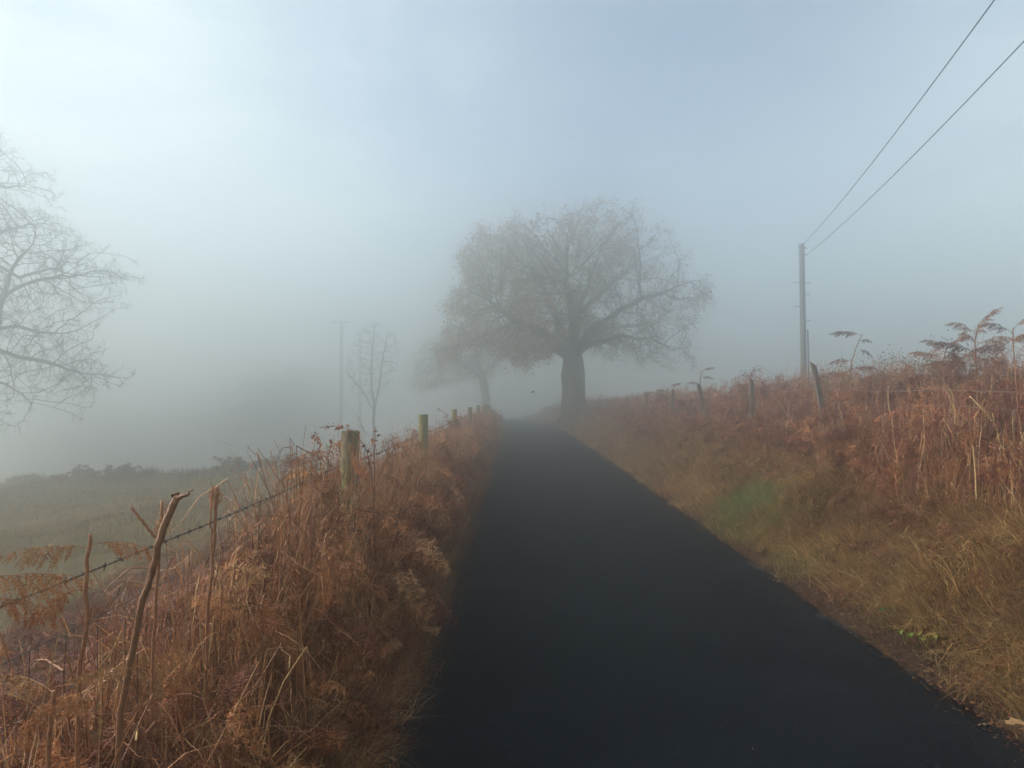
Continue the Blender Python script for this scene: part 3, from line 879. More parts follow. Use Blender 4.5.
def crown_points(poly, D, n, depth, cx, rx, cy=None, ry=None, seed=3, hollow=0.):
    """points inside a crown whose side view is poly (at distance D), rounded in depth"""
    r = np.random.RandomState(seed); poly = np.array(poly, float)
    out = []
    while sum(len(o) for o in out) < n:
        x = r.uniform(poly[:, 0].min(), poly[:, 0].max(), n); y = r.uniform(poly[:, 1].min(), poly[:, 1].max(), n)
        k = inpoly(x, y, poly); x, y = x[k], y[k]
        e = 1 - ((x - cx) / rx) ** 2 * .8 - (((y - cy) / ry) ** 2 * .6 if cy is not None else 0)
        dm = depth * np.sqrt(np.clip(e, .06, 1))
        dz = r.uniform(-1, 1, len(x)) * dm
        out.append(np.stack([(x - CX) * D / F, D + dz, EYE + (CY - y) * D / F], -1))
    return np.concatenate(out)[:n]

def chain(nodes, parents, start, pts, D):
    """adds a hand laid limb, resampled to step D; returns index of its end"""
    cur = start
    for p in pts:
        p = np.array(p, float)
        while True:
            d = p - nodes[cur]; L = np.linalg.norm(d)
            if L < D * .6: break
            st = min(D, L)
            nodes.append(nodes[cur] + d / L * st + rs.randn(3) * st * .10); parents.append(cur); cur = len(nodes) - 1
            if L <= D: break
    return cur

def twigs(s, nodes, parents, rad, kmax, per, L, w, c, droop=0., seed=5, K=3, m=0, spread=.9, sel=None):
    """fine end twigs as curved strips from thin nodes; returns points along them for leaves"""
    r = np.random.RandomState(seed)
    ids = np.where((rad < kmax) & (parents >= 0))[0]
    if sel is not None: ids = ids[sel[ids]]
    ids = np.repeat(ids, per)
    d = nodes[ids] - nodes[parents[ids]]; d /= np.linalg.norm(d, axis=1)[:, None] + 1e-9
    d = d + r.randn(len(ids), 3) * spread; d[:, 2] -= droop; d /= np.linalg.norm(d, axis=1)[:, None]
    base = nodes[ids] + (nodes[parents[ids]] - nodes[ids]) * r.rand(len(ids), 1)
    th = np.arccos(np.clip(d[:, 2], -1, 1)); ph = np.arctan2(d[:, 1], d[:, 0])
    pts = blades(s, base, L * r.uniform(.4, 1.2, len(ids)), th, th + r.randn(len(ids)) * .5 + droop * .5, ph, w, c, K=K, kink=.10, sides=3, m=m, tip=.4)
    return pts

LEAFV = np.array([[-.5, 0, 0], [-.15, .3, .06], [.3, .24, .1], [.55, 0, 0], [.25, -.26, .09], [-.2, -.24, .03]])
LEAF = (LEAFV, np.array([[0, 1, 2, 3], [0, 3, 4, 5]]), np.zeros((0, 3), int), np.ones((6, 3)))
def leaves(s, at, size, pal, spread=.08, m=1, seed=9):
    r = np.random.RandomState(seed); n = len(at)
    instance(s, LEAF, rotmats(r.uniform(0, 6.28, n), r.uniform(0, 3.1, n), r.uniform(0, 6.28, n), r.uniform(.5, 1.2, n) * size), at + r.randn(n, 3) * spread, pick(pal, n), m)

def blend_limbs(rad, nodes, c, n0, k=.9, ln=1.0):
    d = np.linalg.norm(nodes - c, axis=1); f = 1 + k * np.exp(-(d / ln) ** 2); f[:n0 + 1] = 1
    return np.where(rad > .05, rad * f, rad)

def root_flare(s, base, r0, h, sides=22, seed=1, top=None, topf=0.):
    r = np.random.RandomState(seed)
    hs = np.array([-.35, 0., .1, .2, .35, .6, .9, 1.3, 1.8, 2.3, 2.8, 3.3, 4.]); hs = np.append(hs[hs < h - .15], h); fl = 1 + .62 * np.exp(-np.maximum(hs, 0) / .38) + topf * np.exp(-(h - hs) / .45)
    th = np.arange(sides) * 2 * math.pi / sides
    v = []
    top = np.array(top if top is not None else base + np.array([0, 0, h]))
    for k, hh in enumerate(hs):
        lob = 1 + (.06 + .14 * math.exp(-max(hh, 0) / .5)) * np.sin(5 * th + seed + .4 * hh) + .045 * np.sin(9 * th + hh * 2) + .03 * r.randn(sides)
        c = base + (top - base) * max(hh, -.35) / h if hh > 0 else base + np.array([0, 0, hh])
        R = r0 * fl[k] * lob
        v.append(np.stack([c[0] + np.cos(th) * R, c[1] + np.sin(th) * R, c[2] + 0 * th], -1))
    v = np.array(v); n = len(hs); idx = np.arange(n * sides).reshape(n, sides); nxx = np.roll(idx, -1, 1)
    q = np.stack([idx[:-1], nxx[:-1], nxx[1:], idx[1:]], -1).reshape(-1, 4)
    s.add(v.reshape(-1, 3), q)

OAKL = np.array([[.34, .24, .10], [.42, .30, .13], [.44, .25, .10], [.28, .24, .10]])
# --- big oak over the lane
D = 38.
def W(px, py, dz=0., D=38.): return P(px, py, D) * np.array([1, 0, 1]) + np.array([0, D + dz, 0]) if False else np.array([(px - CX) * D / F, D + dz, EYE + (CY - py) * D / F])
base = W(574, 0); base[2] = float(terr(base[0], D)) - .02
oak = empty('oak_tree', tuple(base))
tag(oak, 'big spreading oak with a thick trunk at the right edge of the misty lane', 'tree')
nodes = [base.copy()]; parents = [-1]; st = .42
fork = chain(nodes, parents, 0, [W(575, 385), W(573, 358)], st)
f2 = chain(nodes, parents, fork, [W(576, 335, .2), W(580, 312, .3), W(588, 290, .2), W(594, 268)], st)
chain(nodes, parents, fork, [W(556, 345, -.4), W(538, 332, -.6), W(512, 322, -1.), W(494, 308, -1.2)], st)
chain(nodes, parents, fork, [W(562, 330, .6), W(552, 300, 1.0), W(541, 274, 1.2)], st)
chain(nodes, parents, fork, [W(560, 348, 1.), W(530, 346, 2.), W(504, 350, 2.2)], st)
chain(nodes, parents, fork, [W(590, 344, -.6), W(620, 338, -1.4), W(648, 342, -1.6), W(668, 352, -1.4)], st)
chain(nodes, parents, fork, [W(590, 330, -.8), W(612, 316, -1.4), W(636, 303, -2.), W(656, 299, -2.)], st)
chain(nodes, parents, f2 - 6, [W(606, 290, 1.), W(626, 272, 1.8)], st)
chain(nodes, parents, fork, [W(585, 338, 1.2), W(610, 325, 2.6), W(640, 320, 3.4)], st)
chain(nodes, parents, fork, [W(572, 335, -1.2), W(566, 305, -2.6), W(562, 285, -3.0)], st)
poly = [(428, 372), (432, 340), (444, 318), (438, 300), (452, 276), (455, 250), (472, 240), (478, 228), (505, 226), (522, 218), (548, 222), (560, 212), (585, 206), (606, 200), (632, 208), (640, 220), (664, 226), (682, 246), (690, 270), (705, 284), (718, 298), (698, 308), (694, 330), (700, 352), (706, 378), (690, 370), (668, 362), (640, 362), (612, 354), (590, 340), (560, 345), (540, 362), (505, 366), (480, 352), (455, 358)]
ntrunk = fork
cc_ = crown_points(poly, D, 230, 5.0, 572, 150, 300, 110, 11)
att = np.concatenate([cc_[rs.randint(len(cc_), size=7600)] + rs.randn(7600, 3) * .42, crown_points(poly, D, 1100, 5.6, 572, 150, 300, 110, 15)])
att = att[inpoly(CX + att[:, 0] * F / D, CY - (att[:, 2] - EYE) * F / D, (np.array(poly) - [572, 320]) * .94 + [572, 325])]
atx = CX + att[:, 0] * F / att[:, 1]
att = att[(fbm(att[:, 0], att[:, 2] + .5 * att[:, 1], .38, 161) > -.10 + .22 * smoothstep(600, 690, atx) - .3 * smoothstep(560, 470, atx)) | (rs.rand(len(att)) < .3)]
nd_, pa_ = colonise(att, nodes, parents, .24, 2.6, .27, 160, .13, 2, .0, W(573, 345), .30)
rad, kids = radii_solve(nd_, pa_, .009, .48)
rad = blend_limbs(rad, nd_, nd_[fork], ntrunk, 1.0, 1.5); rad[:ntrunk + 1] = .36; rad[ntrunk + 1:] = np.minimum(rad[ntrunk + 1:], .42)
s = Soup(); skeleton_mesh(s, nd_, pa_, rad, rad > .28, 16); skeleton_mesh(s, nd_, pa_, rad, (rad <= .28) & (rad > .06), 9)
root_flare(s, base, .545, float(W(573, 351)[2] - base[2]), 30, 3, top=W(573, 351), topf=-.28)
s.build('trunk', M['bark'], oak, smooth=True)
s = Soup(); skeleton_mesh(s, nd_, pa_, rad, rad <= .06, 4)
tw = twigs(s, nd_, pa_, rad, .020, 2, .55, .009, (.1, .09, .07), .05, 5, spread=.6)
tp = tw[:, 1:].reshape(-1, 3)
px = CX + tp[:, 0] * F / tp[:, 1]; py = CY - (tp[:, 2] - EYE) * F / tp[:, 1]
cl = fbm(tp[:, 0] + 3 * tp[:, 1], tp[:, 2] + tp[:, 1], .55, 151)
pr = .42 * smoothstep(670, 520, px) + .20 + 1.3 * cl + .22 * smoothstep(0, 40, py - 325) * smoothstep(650, 600, px)
kk = rs.rand(len(tp)) < np.clip(pr, .02, .8)
at = tp[kk]
leaves(s, np.repeat(at, 3, 0), .12, OAKL, .10)
print('oak nodes', len(nd_), 'twigs', len(tw), 'leaves', len(at) * 2)
s.build('crown', [M['twig'], M['leaf']], oak)

# --- smaller oak on the other side of the lane, further off
D = 57.
def W2(px, py, dz=0., D=57.): return np.array([(px - CX) * D / F, D + dz, EYE + (CY - py) * D / F])
base = W2(484, 0); base[2] = float(terr(base[0], D)) - .02
oak2 = empty('oak_tree', tuple(base))
tag(oak2, 'smaller leafy oak half lost in mist on the left side, beyond the big tree', 'tree')
nodes = [base.copy()]; parents = [-1]; st = .45
f = chain(nodes, parents, 0, [W2(486, 400), W2(484, 380)], st)
chain(nodes, parents, f, [W2(465, 365, -.5), W2(446, 358, -.8)], st)
chain(nodes, parents, f, [W2(478, 350, .6), W2(465, 335, 1.)], st)
chain(nodes, parents, f, [W2(494, 360, .2), W2(505, 345, .2)], st)
poly = [(402, 388), (412, 372), (408, 360), (422, 345), (436, 334), (455, 324), (480, 318), (500, 322), (514, 340), (512, 358), (500, 368), (496, 384), (486, 388), (462, 380), (440, 392), (420, 390)]
cc_ = crown_points(poly, D, 90, 3.6, 460, 60, None, None, 12)
att = cc_[rs.randint(len(cc_), size=2600)] + rs.randn(2600, 3) * .42
att = att[inpoly(CX + att[:, 0] * F / att[:, 1], CY - (att[:, 2] - EYE) * F / att[:, 1], poly)]
nd_, pa_ = colonise(att, nodes, parents, .28, 2.6, .34, 110, .14, 3, .0, W2(485, 375), .3)
rad, kids = radii_solve(nd_, pa_, .012, .3)
s = Soup(); skeleton_mesh(s, nd_, pa_, rad, rad > .05, 8); root_flare(s, base, .3, 1.2, 16, 5, top=nd_[3])
s.build('trunk', M['bark'], oak2, smooth=True)
s = Soup(); skeleton_mesh(s, nd_, pa_, rad, rad <= .05, 4)
tw = twigs(s, nd_, pa_, rad, .03, 2, .6, .014, (.1, .09, .07), .2, 6)
tp = tw[:, 1:].reshape(-1, 3); at = tp[rs.rand(len(tp)) < .55]
leaves(s, np.repeat(at, 2, 0), .13, OAKL, .16, seed=10)
s.build('crown', [M['twig'], M['leaf']], oak2)

# --- bare tree at the left photo edge
D = 24.
def W3(px, py, dz=0., D=24.): return np.array([(px - CX) * D / F, D + dz, EYE + (CY - py) * D / F])
base = W3(-95, 0); base[2] = float(terr(base[0], D)) - .02
ald = empty('bare_tree', tuple(base))
tag(ald, 'bare tree reaching its arching fine branches in over the field from the left', 'tree')
nodes = [base.copy()]; parents = [-1]; st = .3
f = chain(nodes, parents, 0, [W3(-92, 450), W3(-80, 400), W3(-70, 360)], st)
f1 = chain(nodes, parents, f, [W3(-40, 352, -.3), W3(-12, 365, -.5), W3(0, 345, -.6), W3(12, 312, -.7), W3(24, 280, -.8)], st)
chain(nodes, parents, f1, [W3(34, 262, -.9), W3(50, 249, -1.)], st)
chain(nodes, parents, f1 - 3, [W3(32, 290, -.8), W3(60, 282, -.8), W3(84, 280, -.9)], st)
chain(nodes, parents, f1 - 6, [W3(28, 326, -.3), W3(52, 334, -.2)], st)
chain(nodes, parents, f1 - 8, [W3(20, 358, .4), W3(46, 365, .6), W3(70, 374, .6)], st)
chain(nodes, parents, f, [W3(-40, 375, .6), W3(-10, 385, .8), W3(16, 402, .8)], st)
g1 = chain(nodes, parents, f, [W3(-70, 310, .5), W3(-60, 260, .8), W3(-45, 200, .9), W3(-35, 150, 1.)], st)
chain(nodes, parents, g1 - 9, [W3(-20, 262, .8), W3(0, 275, 1.), W3(26, 260, 1.2)], st)
chain(nodes, parents, g1 - 5, [W3(-20, 225, .8), W3(10, 218, .8)], st)
chain(nodes, parents, g1 - 2, [W3(-15, 180, .8), W3(8, 176, .8)], st)
chain(nodes, parents, f, [W3(-110, 320, .3), W3(-140, 270, .3), W3(-170, 220, 0)], st)
poly = [(-60, 80), (-10, 130), (14, 160), (22, 180), (6, 192), (46, 212), (40, 222), (92, 232), (104, 246), (96, 256), (120, 268), (138, 282), (100, 292), (80, 312), (72, 328), (88, 346), (106, 372), (104, 396), (84, 392), (60, 380), (56, 400), (60, 424), (44, 432), (18, 416), (-10, 400), (-60, 400), (-160, 430), (-260, 330), (-230, 150), (-140, 80)]
cc_ = crown_points(poly, D, 520, 2.6, -60, 210, None, None, 13)
att = cc_[rs.randint(len(cc_), size=15000)] + rs.randn(15000, 3) * np.array([.34, .34, .20])
att = att[inpoly(CX + att[:, 0] * F / D, CY - (att[:, 2] - EYE) * F / D, poly)]
pxs = CX + att[:, 0] * F / D
att = att[(pxs > -60) | (rs.rand(len(att)) < .25)]
nd_, pa_ = colonise(att, nodes, parents, .14, 1.7, .165, 170, .10, 4, .02, W3(-70, 340), .30)
rad, kids = radii_solve(nd_, pa_, .0046, .25)
s = Soup(); skeleton_mesh(s, nd_, pa_, rad, rad > .035, 8); root_flare(s, base, .2, 1.1, 14, 7, top=nd_[3])
s.build('trunk', M['darkbark'], ald, smooth=True)
s = Soup(); skeleton_mesh(s, nd_, pa_, rad, rad <= .035, 4)
px_n = CX + nd_[:, 0] * F / nd_[:, 1]
tw = twigs(s, nd_, pa_, rad, .009, 4, .30, .0042, (.1, .09, .07), .05, 8, sel=px_n > -40, spread=.5)
tp = tw[:, 1:].reshape(-1, 3); at = tp[rs.rand(len(tp)) < .16]
leaves(s, at, .035, np.array([[.09, .075, .055], [.12, .095, .06]]), .01, seed=12)
print('bare tree nodes', len(nd_), 'twigs', len(tw))
s.build('crown', [M['twig'], M['leaf']], ald)

# --- young bare tree in the mist behind the fence
D = 41.
def W4(px, py, dz=0., D=41.): return np.array([(px - CX) * D / F, D + dz, EYE + (CY - py) * D / F])
base = W4(374, 0); base[2] = float(terr(base[0], D)) - .02
sap = empty('young_tree', tuple(base))
tag(sap, 'slender bare young tree standing alone in the mist behind the first mossy post', 'tree')
nodes = [base.copy()]; parents = [-1]; st = .2
f = chain(nodes, parents, 0, [W4(374, 430), W4(374, 410)], st)
chain(nodes, parents, f, [W4(371, 385), W4(372, 360), W4(374, 335), W4(374, 322)], st)
chain(nodes, parents, f, [W4(378, 392, .2), W4(381, 365, .3), W4(386, 338, .3)], st)
chain(nodes, parents, f, [W4(365, 395, -.2), W4(356, 382, -.3), W4(348, 372, -.3)], st)
poly = [(372, 402), (350, 392), (344, 370), (350, 345), (362, 325), (376, 316), (390, 326), (402, 345), (400, 368), (390, 388)]
att = crown_points(poly, D, 1000, 1.2, 374, 34, None, None, 14)
nd_, pa_ = colonise(att, nodes, parents, .14, 1.2, .19, 100, .07, 5, -.10)
rad, kids = radii_of(nd_, pa_, .006, 2.2); rad = np.minimum(rad, .085)
s = Soup(); skeleton_mesh(s, nd_, pa_, rad, rad > .03, 7); s.build('trunk', M['bark'], sap, smooth=True)
s = Soup(); skeleton_mesh(s, nd_, pa_, rad, rad <= .03, 4)
twigs(s, nd_, pa_, rad, .012, 1, .3, .007, (.1, .09, .07), -.15, 9)
s.build('crown', [M['twig']], sap)

# --- faint double pole
for k, (px_, pyt, D, lab) in enumerate([(341, 321, 63., 'faint distant pole with a short crossarm at its top, left of the young bare tree'), (360, 332, 70., 'fainter distant pole without crossarm, directly beside the young bare tree')]):
    x = (px_ - CX) * D / F; g = float(terr(x, D)); topz = EYE + (CY - pyt) * D / F
    pl = empty('telegraph_pole', (x, D, g)); tag(pl, lab, 'telegraph pole')
    s = Soup(); tube(s, [(x, D, g - .3), (x, D, (g + topz) / 2), (x, D, topz)], [.17, .15, .12], 12); s.build('shaft', M['pole'], pl, smooth=True)
    if k == 0:
        s = Soup(); zc = topz - .12
        v = np.array([[a, b, c] for a in (-.75, .75) for b in (-.05, .05) for c in (-.06, .06)]) + [x, D - .17, zc]
        s.add(v, [(0, 1, 3, 2), (4, 6, 7, 5), (0, 4, 5, 1), (2, 3, 7, 6), (0, 2, 6, 4), (1, 5, 7, 3)]); s.build('crossarm', M['pole'], pl)
        for dx in (-.6, 0, .6):
            s = Soup(); tube(s, [(x + dx, D - .17, zc + .05), (x + dx, D - .17, zc + .13), (x + dx, D - .17, zc + .2), (x + dx, D - .17, zc + .25)], [.03, .07, .05, .02], 8); s.build('insulator', M['steel'], pl)

# ------------------------------------------------------------------ bushes
def bush(name, label, cat, x, y, rx, h, n, pal, leaf=.05, seed=1, twc=(.12, .08, .06), stems=60, group=None, gz=None):
    r = np.random.RandomState(seed)
    g = float(terr(x, y)) if gz is None else gz
    e = empty(name, (x, y, g)); tag(e, label, cat, group)
    s = Soup()
    sp_ = min(rx * .25, .10); b = np.stack([x + r.randn(stems) * sp_, y + r.randn(stems) * sp_, np.full(stems, g - .05)], -1)
    b[:, 2] = terr(b[:, 0], b[:, 1]) - .05
    h = h * .9
    st_ = blades(s, b, h * r.uniform(.7, 1.2, stems), r.uniform(0, .7, stems), r.uniform(.2, 1.5, stems), np.arctan2(b[:, 1] - y, b[:, 0] - x) + r.randn(stems) * .6, .012, np.tile(twc, (stems, 1)), K=6, kink=.15, sides=3, m=0)
    s.build('stems', M['stem'], e)
    s = Soup()
    # leaf clumps
    nc = max(8, n // 60)
    cc = st_[r.randint(stems, size=nc), r.randint(2, 7, size=nc)] + r.randn(nc, 3) * np.array([rx * .12, rx * .12, h * .08])
    cc[:, 2] = np.maximum(cc[:, 2], g + .08)
    j = r.randint(nc, size=n); at = cc[j] + r.randn(n, 3) * np.array([.10, .10, .07]) * (h / 1.2)
    at[:, 2] = np.maximum(at[:, 2], terr(at[:, 0], at[:, 1]) + .03)
    leaves(s, at, leaf, pal, .01, 0, seed + 50)
    s.build('foliage', M['leaf'], e)
    return e
BGREEN = np.array([[.06, .075, .03], [.09, .10, .035], [.12, .10, .04], [.13, .07, .035]])
BBROWN = np.array([[.13, .075, .045], [.10, .08, .045], [.16, .10, .055], [.09, .09, .04]])
bush('bush', 'dark green bush behind the netting on the right bank, under the far right bracken fronds', 'bush', 5.6, 9.2, .8, 1.35, 16000, BGREEN, .026, 1)
bush('bush', 'green brown bush at the right photo edge, rising behind the bracken', 'bush', 6.2, 7.9, .7, 1.5, 16000, BGREEN, .024, 2)
bush('bush', 'yellowing low bush just right of the telegraph pole foot, behind the leaning post', 'bush', 5.3, 11.2, .5, 1.15, 8000, np.array([[.24, .20, .05], [.16, .15, .05], [.2, .12, .05]]), .03, 3)
bush('bush', 'grey green bush left of the telegraph pole foot on top of the bank', 'bush', 6.2, 19.5, 1., 1.2, 9000, BBROWN, .045, 4)
for k, (x, y, rx, h, lab) in enumerate([(12.2, 24.5, 1.6, 1.9, 'nearer hazy brown thicket behind the bank between telegraph pole and right bushes'), (14.6, 26, 1.6, 1.75, 'further hazy thicket behind the bank, right of the nearer one')]):
    bush('thicket', lab, 'thicket', x, y, rx, h, 14000, BBROWN, .055, 10 + k, stems=90)
# low bushes on the ridge of the field
ridge = [(22, 478, 20.5, .5, .5, 'small low bush at the left end of the field ridge'), (58, 472, 21, .5, .5, 'low scraggy bush on the field ridge, second from the left photo edge'),
         (84, 470, 21.5, .6, .65, 'taller spiky bush on the field ridge left of the rounded one'), (119, 468, 22, .7, .75, 'rounded bush on the field ridge below the bare tree'),
         (232, 462, 25, .8, .8, 'bush at the left end of the dark hummock on the field ridge'), (262, 462, 25.5, 1.1, .65, 'wide low bush on the dark hummock left of the first mossy post'), (300, 460, 26, 1.2, .6, 'wide low bush on the field ridge just left of the first mossy post')]
for k, (px_, py_, D, rx, h, lab) in enumerate(ridge):
    dd_ = np.arange(12, 40, .25); yy_ = CY - (terr((px_ - CX) * dd_ / F, dd_) - EYE) * F / dd_
    D = float(dd_[yy_.argmin()]) - .3
    x = (px_ - CX) * D / F
    bush('bush', lab, 'bush', x, D, rx, h * .62, 4000, BBROWN, .05, 20 + k, stems=40, group=None)

s = Soup(); n = 9000; pxr = rs.uniform(-60, 350, n); Dr = np.interp(pxr, *zip(*[(p_, (lambda dd, yy: dd[yy.argmin()])(np.arange(12, 40, .25), CY - (terr((p_ - CX) * np.arange(12, 40, .25) / F, np.arange(12, 40, .25)) - EYE) * F / np.arange(12, 40, .25))) for p_ in range(-80, 380, 20)])) + rs.uniform(-1.4, .5, n)
xr = (pxr - CX) * Dr / F; keepr = fbm(xr, Dr, .7, 201) > -.12; xr, Dr = xr[keepr], Dr[keepr]; n = len(xr)
blades(s, onground(xr, Dr), rs.uniform(.12, .42, n) * (.7 + .9 * np.clip(fbm(xr, Dr, .5, 203), 0, 1)), rs.uniform(0, .6, n), rs.uniform(.3, 1.9, n), rs.uniform(0, 6.28, n), .014, mixpal(n, (BBROWN, 2), (DARKRED * .8, 1)), K=3, kink=.15)
tag(s.build('scrub', M['grass']), 'dark band of low scrub along the far edge of the misty field', 'scrub', kind='stuff')
# far woodland, a dark mass in the fog
s = Soup()
r = np.random.RandomState(77)
cen = []
for k in range(44):
    x = r.uniform(-62, -24); y = r.uniform(90, 104); g = float(terr(x, y, False))
    H = 7.5 + 4.5 * math.exp(-((x + 30) / 10) ** 2) + r.randn() * .7
    tube(s, [(x, y, g - .3), (x + r.randn() * .2, y, g + H * .5), (x + r.randn() * .4, y, g + H * .8)], [.22, .15, .06], 6, (.1, .09, .07), 0)
    nb = 26
    for j in range(nb):
        cen.append([x + r.randn() * 1.5, y + r.randn() * 1.5, g + H * r.uniform(.3, 1.) ** .8])
cen = np.array(cen); j = r.randint(len(cen), size=45000)
leaves(s, cen[j] + r.randn(45000, 3) * .9, .34, BBROWN * .8, .02, 1, 78)
tag(s.build('woodland', [M['bark'], M['leaf']]), 'dim mass of distant woods across the valley, almost lost in fog', 'woodland', kind='stuff')

# ------------------------------------------------------------------ close plants, one by one
def stalk_plant(name, label, cat, stems, fronds, group=None, stemcol=(.24, .10, .045), fcol=RUST):
    """stems: list of (pixel list, distance list, r0, r1); fronds: (px,py,d, az, tilt, roll, scale, proto, colour index)"""
    px0, py0 = stems[0][0][0]; d0 = stems[0][1][0]; b = P(px0, py0, d0)
    e = empty(name, (b[0], b[1], float(terr(b[0], b[1])))); tag(e, label, cat, group)
    for pts, ds, r0, r1 in stems:
        w3 = np.array([P(a, b_, d) for (a, b_), d in zip(pts, ds)])
        if True:
            t = np.linspace(0, 1, len(w3)); tt = np.linspace(0, 1, len(w3) * 4)
            w3 = np.stack([np.interp(tt, t, w3[:, k]) for k in range(3)], -1) + rs.randn(len(tt), 3) * .0015
        s = Soup(); tube(s, w3, np.linspace(r0, r1, len(w3)), 7, stemcol); s.build('stem', M['stem'], e, smooth=True)
    for (px_, py_, d, az, tilt, roll, sc, proto, ci) in fronds:
        s = Soup()
        instance(s, HI[proto], rotmats(np.array([az]), np.array([tilt]), np.array([roll]), np.array([sc])), P(px_, py_, d)[None], (fcol[ci] * 1.0)[None])
        s.build('frond', M['plant'], e)
    return e
HI.append(frond_proto(401, .62, 12, 8, .8, 1.0, 2, .15, .27, (1, 0, 0)))     # 6: flatter, well opened frond
HI.append(frond_proto(402, .62, 11, 8, 1.2, 1.2, 2, .35, .25, (1, 0, 0)))    # 7

HI.append(frond_proto(403, .62, 11, 9, .5, 1.3, 2, .75, .30, (1, 0, 0)))    # 8: pinnae hanging straight down
HI.append(frond_proto(404, .62, 10, 8, .9, 1.4, 2, .7, .28, (1, 0, 0)))   # 9
def gnd(px_, d):   # pixel row of the ground there
    x = (px_ - CX) * d / F; return CY - (float(terr(x, d)) - EYE) * F / d
# left foreground
stalk_plant('broken_stem', 'thick broken woody stem with a pale forked tip leaning in the left foreground bracken', 'broken stem',
    [([(112, gnd(112, 1.75) + 8), (120, 720), (134, 650), (146, 590), (156, 560), (163, 528), (176, 498)], [1.78, 1.76, 1.74, 1.73, 1.71, 1.70, 1.70], .0068, .0085),
     ([(176, 499), (184, 496), (193, 490)], [1.70, 1.695, 1.69], .006, .0015), ([(176, 499), (174, 495), (178, 493)], [1.70, 1.70, 1.70], .006, .003),
     ([(155, 562), (146, 590), (138, 612)], [1.715, 1.70, 1.70], .003, .002)], [], stemcol=(.19, .09, .045))
stalk_plant('bracken_plant', 'tall upright bracken stalk at far left carrying a drooping frond over the wire', 'bracken',
    [([(78, gnd(78, 1.72) + 8), (80, 680), (88, 620), (86, 575), (90, 535)], [1.74, 1.73, 1.72, 1.72, 1.72], .0055, .0042)],
    [(89, 548, 1.72, math.pi + .25, 1.25, 0, .30, 8, 4), (89, 546, 1.72, .15, 1.15, 0, .26, 9, 2), (86, 590, 1.73, math.pi - .1, 1.5, 0, .30, 9, 0)])
stalk_plant('bracken_plant', 'bracken frond hanging in from the left photo edge above the barbed wire', 'bracken',
    [([(-40, gnd(-40, 1.75) + 8), (-36, 680), (-30, 600), (-22, 575)], [1.75, 1.74, 1.73, 1.72], .005, .004)],
    [(-22, 582, 1.72, .1, 1.2, 0, .42, 8, 2), (-25, 600, 1.70, .5, 1.4, 0, .34, 9, 0)])
stalk_plant('bracken_plant', 'slim paired bracken stalks with clasped tops, right of the broken stem', 'bracken',
    [([(206, gnd(206, 2.45) + 8), (208, 620), (214, 540), (217, 486)], [2.45] * 4, .006, .005), ([(213, 560), (211, 520), (213, 488)], [2.45] * 3, .003, .0025)],
    [(217, 488, 2.45, 1.0, 1.9, 0, .12, 4, 4), (215, 486, 2.45, 3.6, 1.8, 0, .11, 4, 2), (213, 492, 2.45, 5.2, 2.0, 0, .14, 2, 2)])
stalk_plant('bracken_plant', 'upright bracken stalk with short curled tips just left of the broken stem top', 'bracken',
    [([(150, gnd(150, 2.0) + 8), (154, 640), (160, 560), (163, 500)], [2.0] * 4, .0045, .0035), ([(132, 507), (144, 522), (156, 538)], [2.0, 2.0, 2.0], .0035, .004)],
    [(163, 503, 2.0, 2.0, 1.7, 0, .12, 4, 4), (163, 515, 2.0, 4.6, 1.8, 0, .16, 2, 2)])
stalk_plant('bracken_plant', 'low arching frond heads at the bottom left corner below the lower wire', 'bracken',
    [([(48, gnd(48, 1.45) + 12), (50, 740), (56, 690)], [1.45] * 3, .005, .004)],
    [(56, 690, 1.45, .6, .9, .2, .24, 9, 4), (56, 692, 1.45, 2.8, 1.1, 0, .26, 8, 4), (54, 705, 1.45, 1.7, 1.3, 0, .25, 3, 2), (55, 700, 1.45, 4.5, 1.2, 0, .2, 2, 0)])
# right bank, fronds against the sky
stalk_plant('bracken_plant', 'tall thin bracken with one arching frond against the sky, right of the telegraph pole', 'bracken',
    [([(846, gnd(846, 9.2)), (848, 400), (850, 365), (857, 344), (862, 334)], [9.2, 9.3, 9.3, 9.3, 9.3], .008, .004)],
    [(862, 336, 9.3, math.pi - .1, .95, 0, .66, 6, 1), (858, 342, 9.3, .3, .9, 0, .40, 7, 1), (857, 350, 9.3, .2, 1.3, 0, .45, 7, 1), (853, 362, 9.3, 3.0, 1.0, 0, .55, 7, 0), (850, 370, 9.3, .1, 1.0, 0, .6, 6, 0), (849, 376, 9.3, 2.9, 1.0, 0, .7, 7, 0)], fcol=DARKRED * 1.3)
stalk_plant('bracken_plant', 'dense reddish bracken head reaching highest against the sky at far right', 'bracken',
    [([(978, gnd(978, 6.7)), (976, 390), (974, 342), (978, 324)], [6.7] * 4, .007, .004)],
    [(977, 328, 6.7, .2, .35, 0, .5, 6, 2), (976, 336, 6.7, math.pi + .1, .6, 0, .6, 7, 2), (975, 344, 6.7, 1.5, .7, 0, .6, 6, 3), (975, 346, 6.7, -.3, .8, 0, .65, 7, 2), (974, 354, 6.7, math.pi, .8, 0, .7, 6, 3), (974, 338, 6.7, 4.4, .6, 0, .6, 7, 2), (975, 362, 6.7, .4, 1.0, 0, .7, 7, 0), (974, 366, 6.7, 2.7, 1.0, 0, .7, 6, 1)], fcol=RUST * .8)
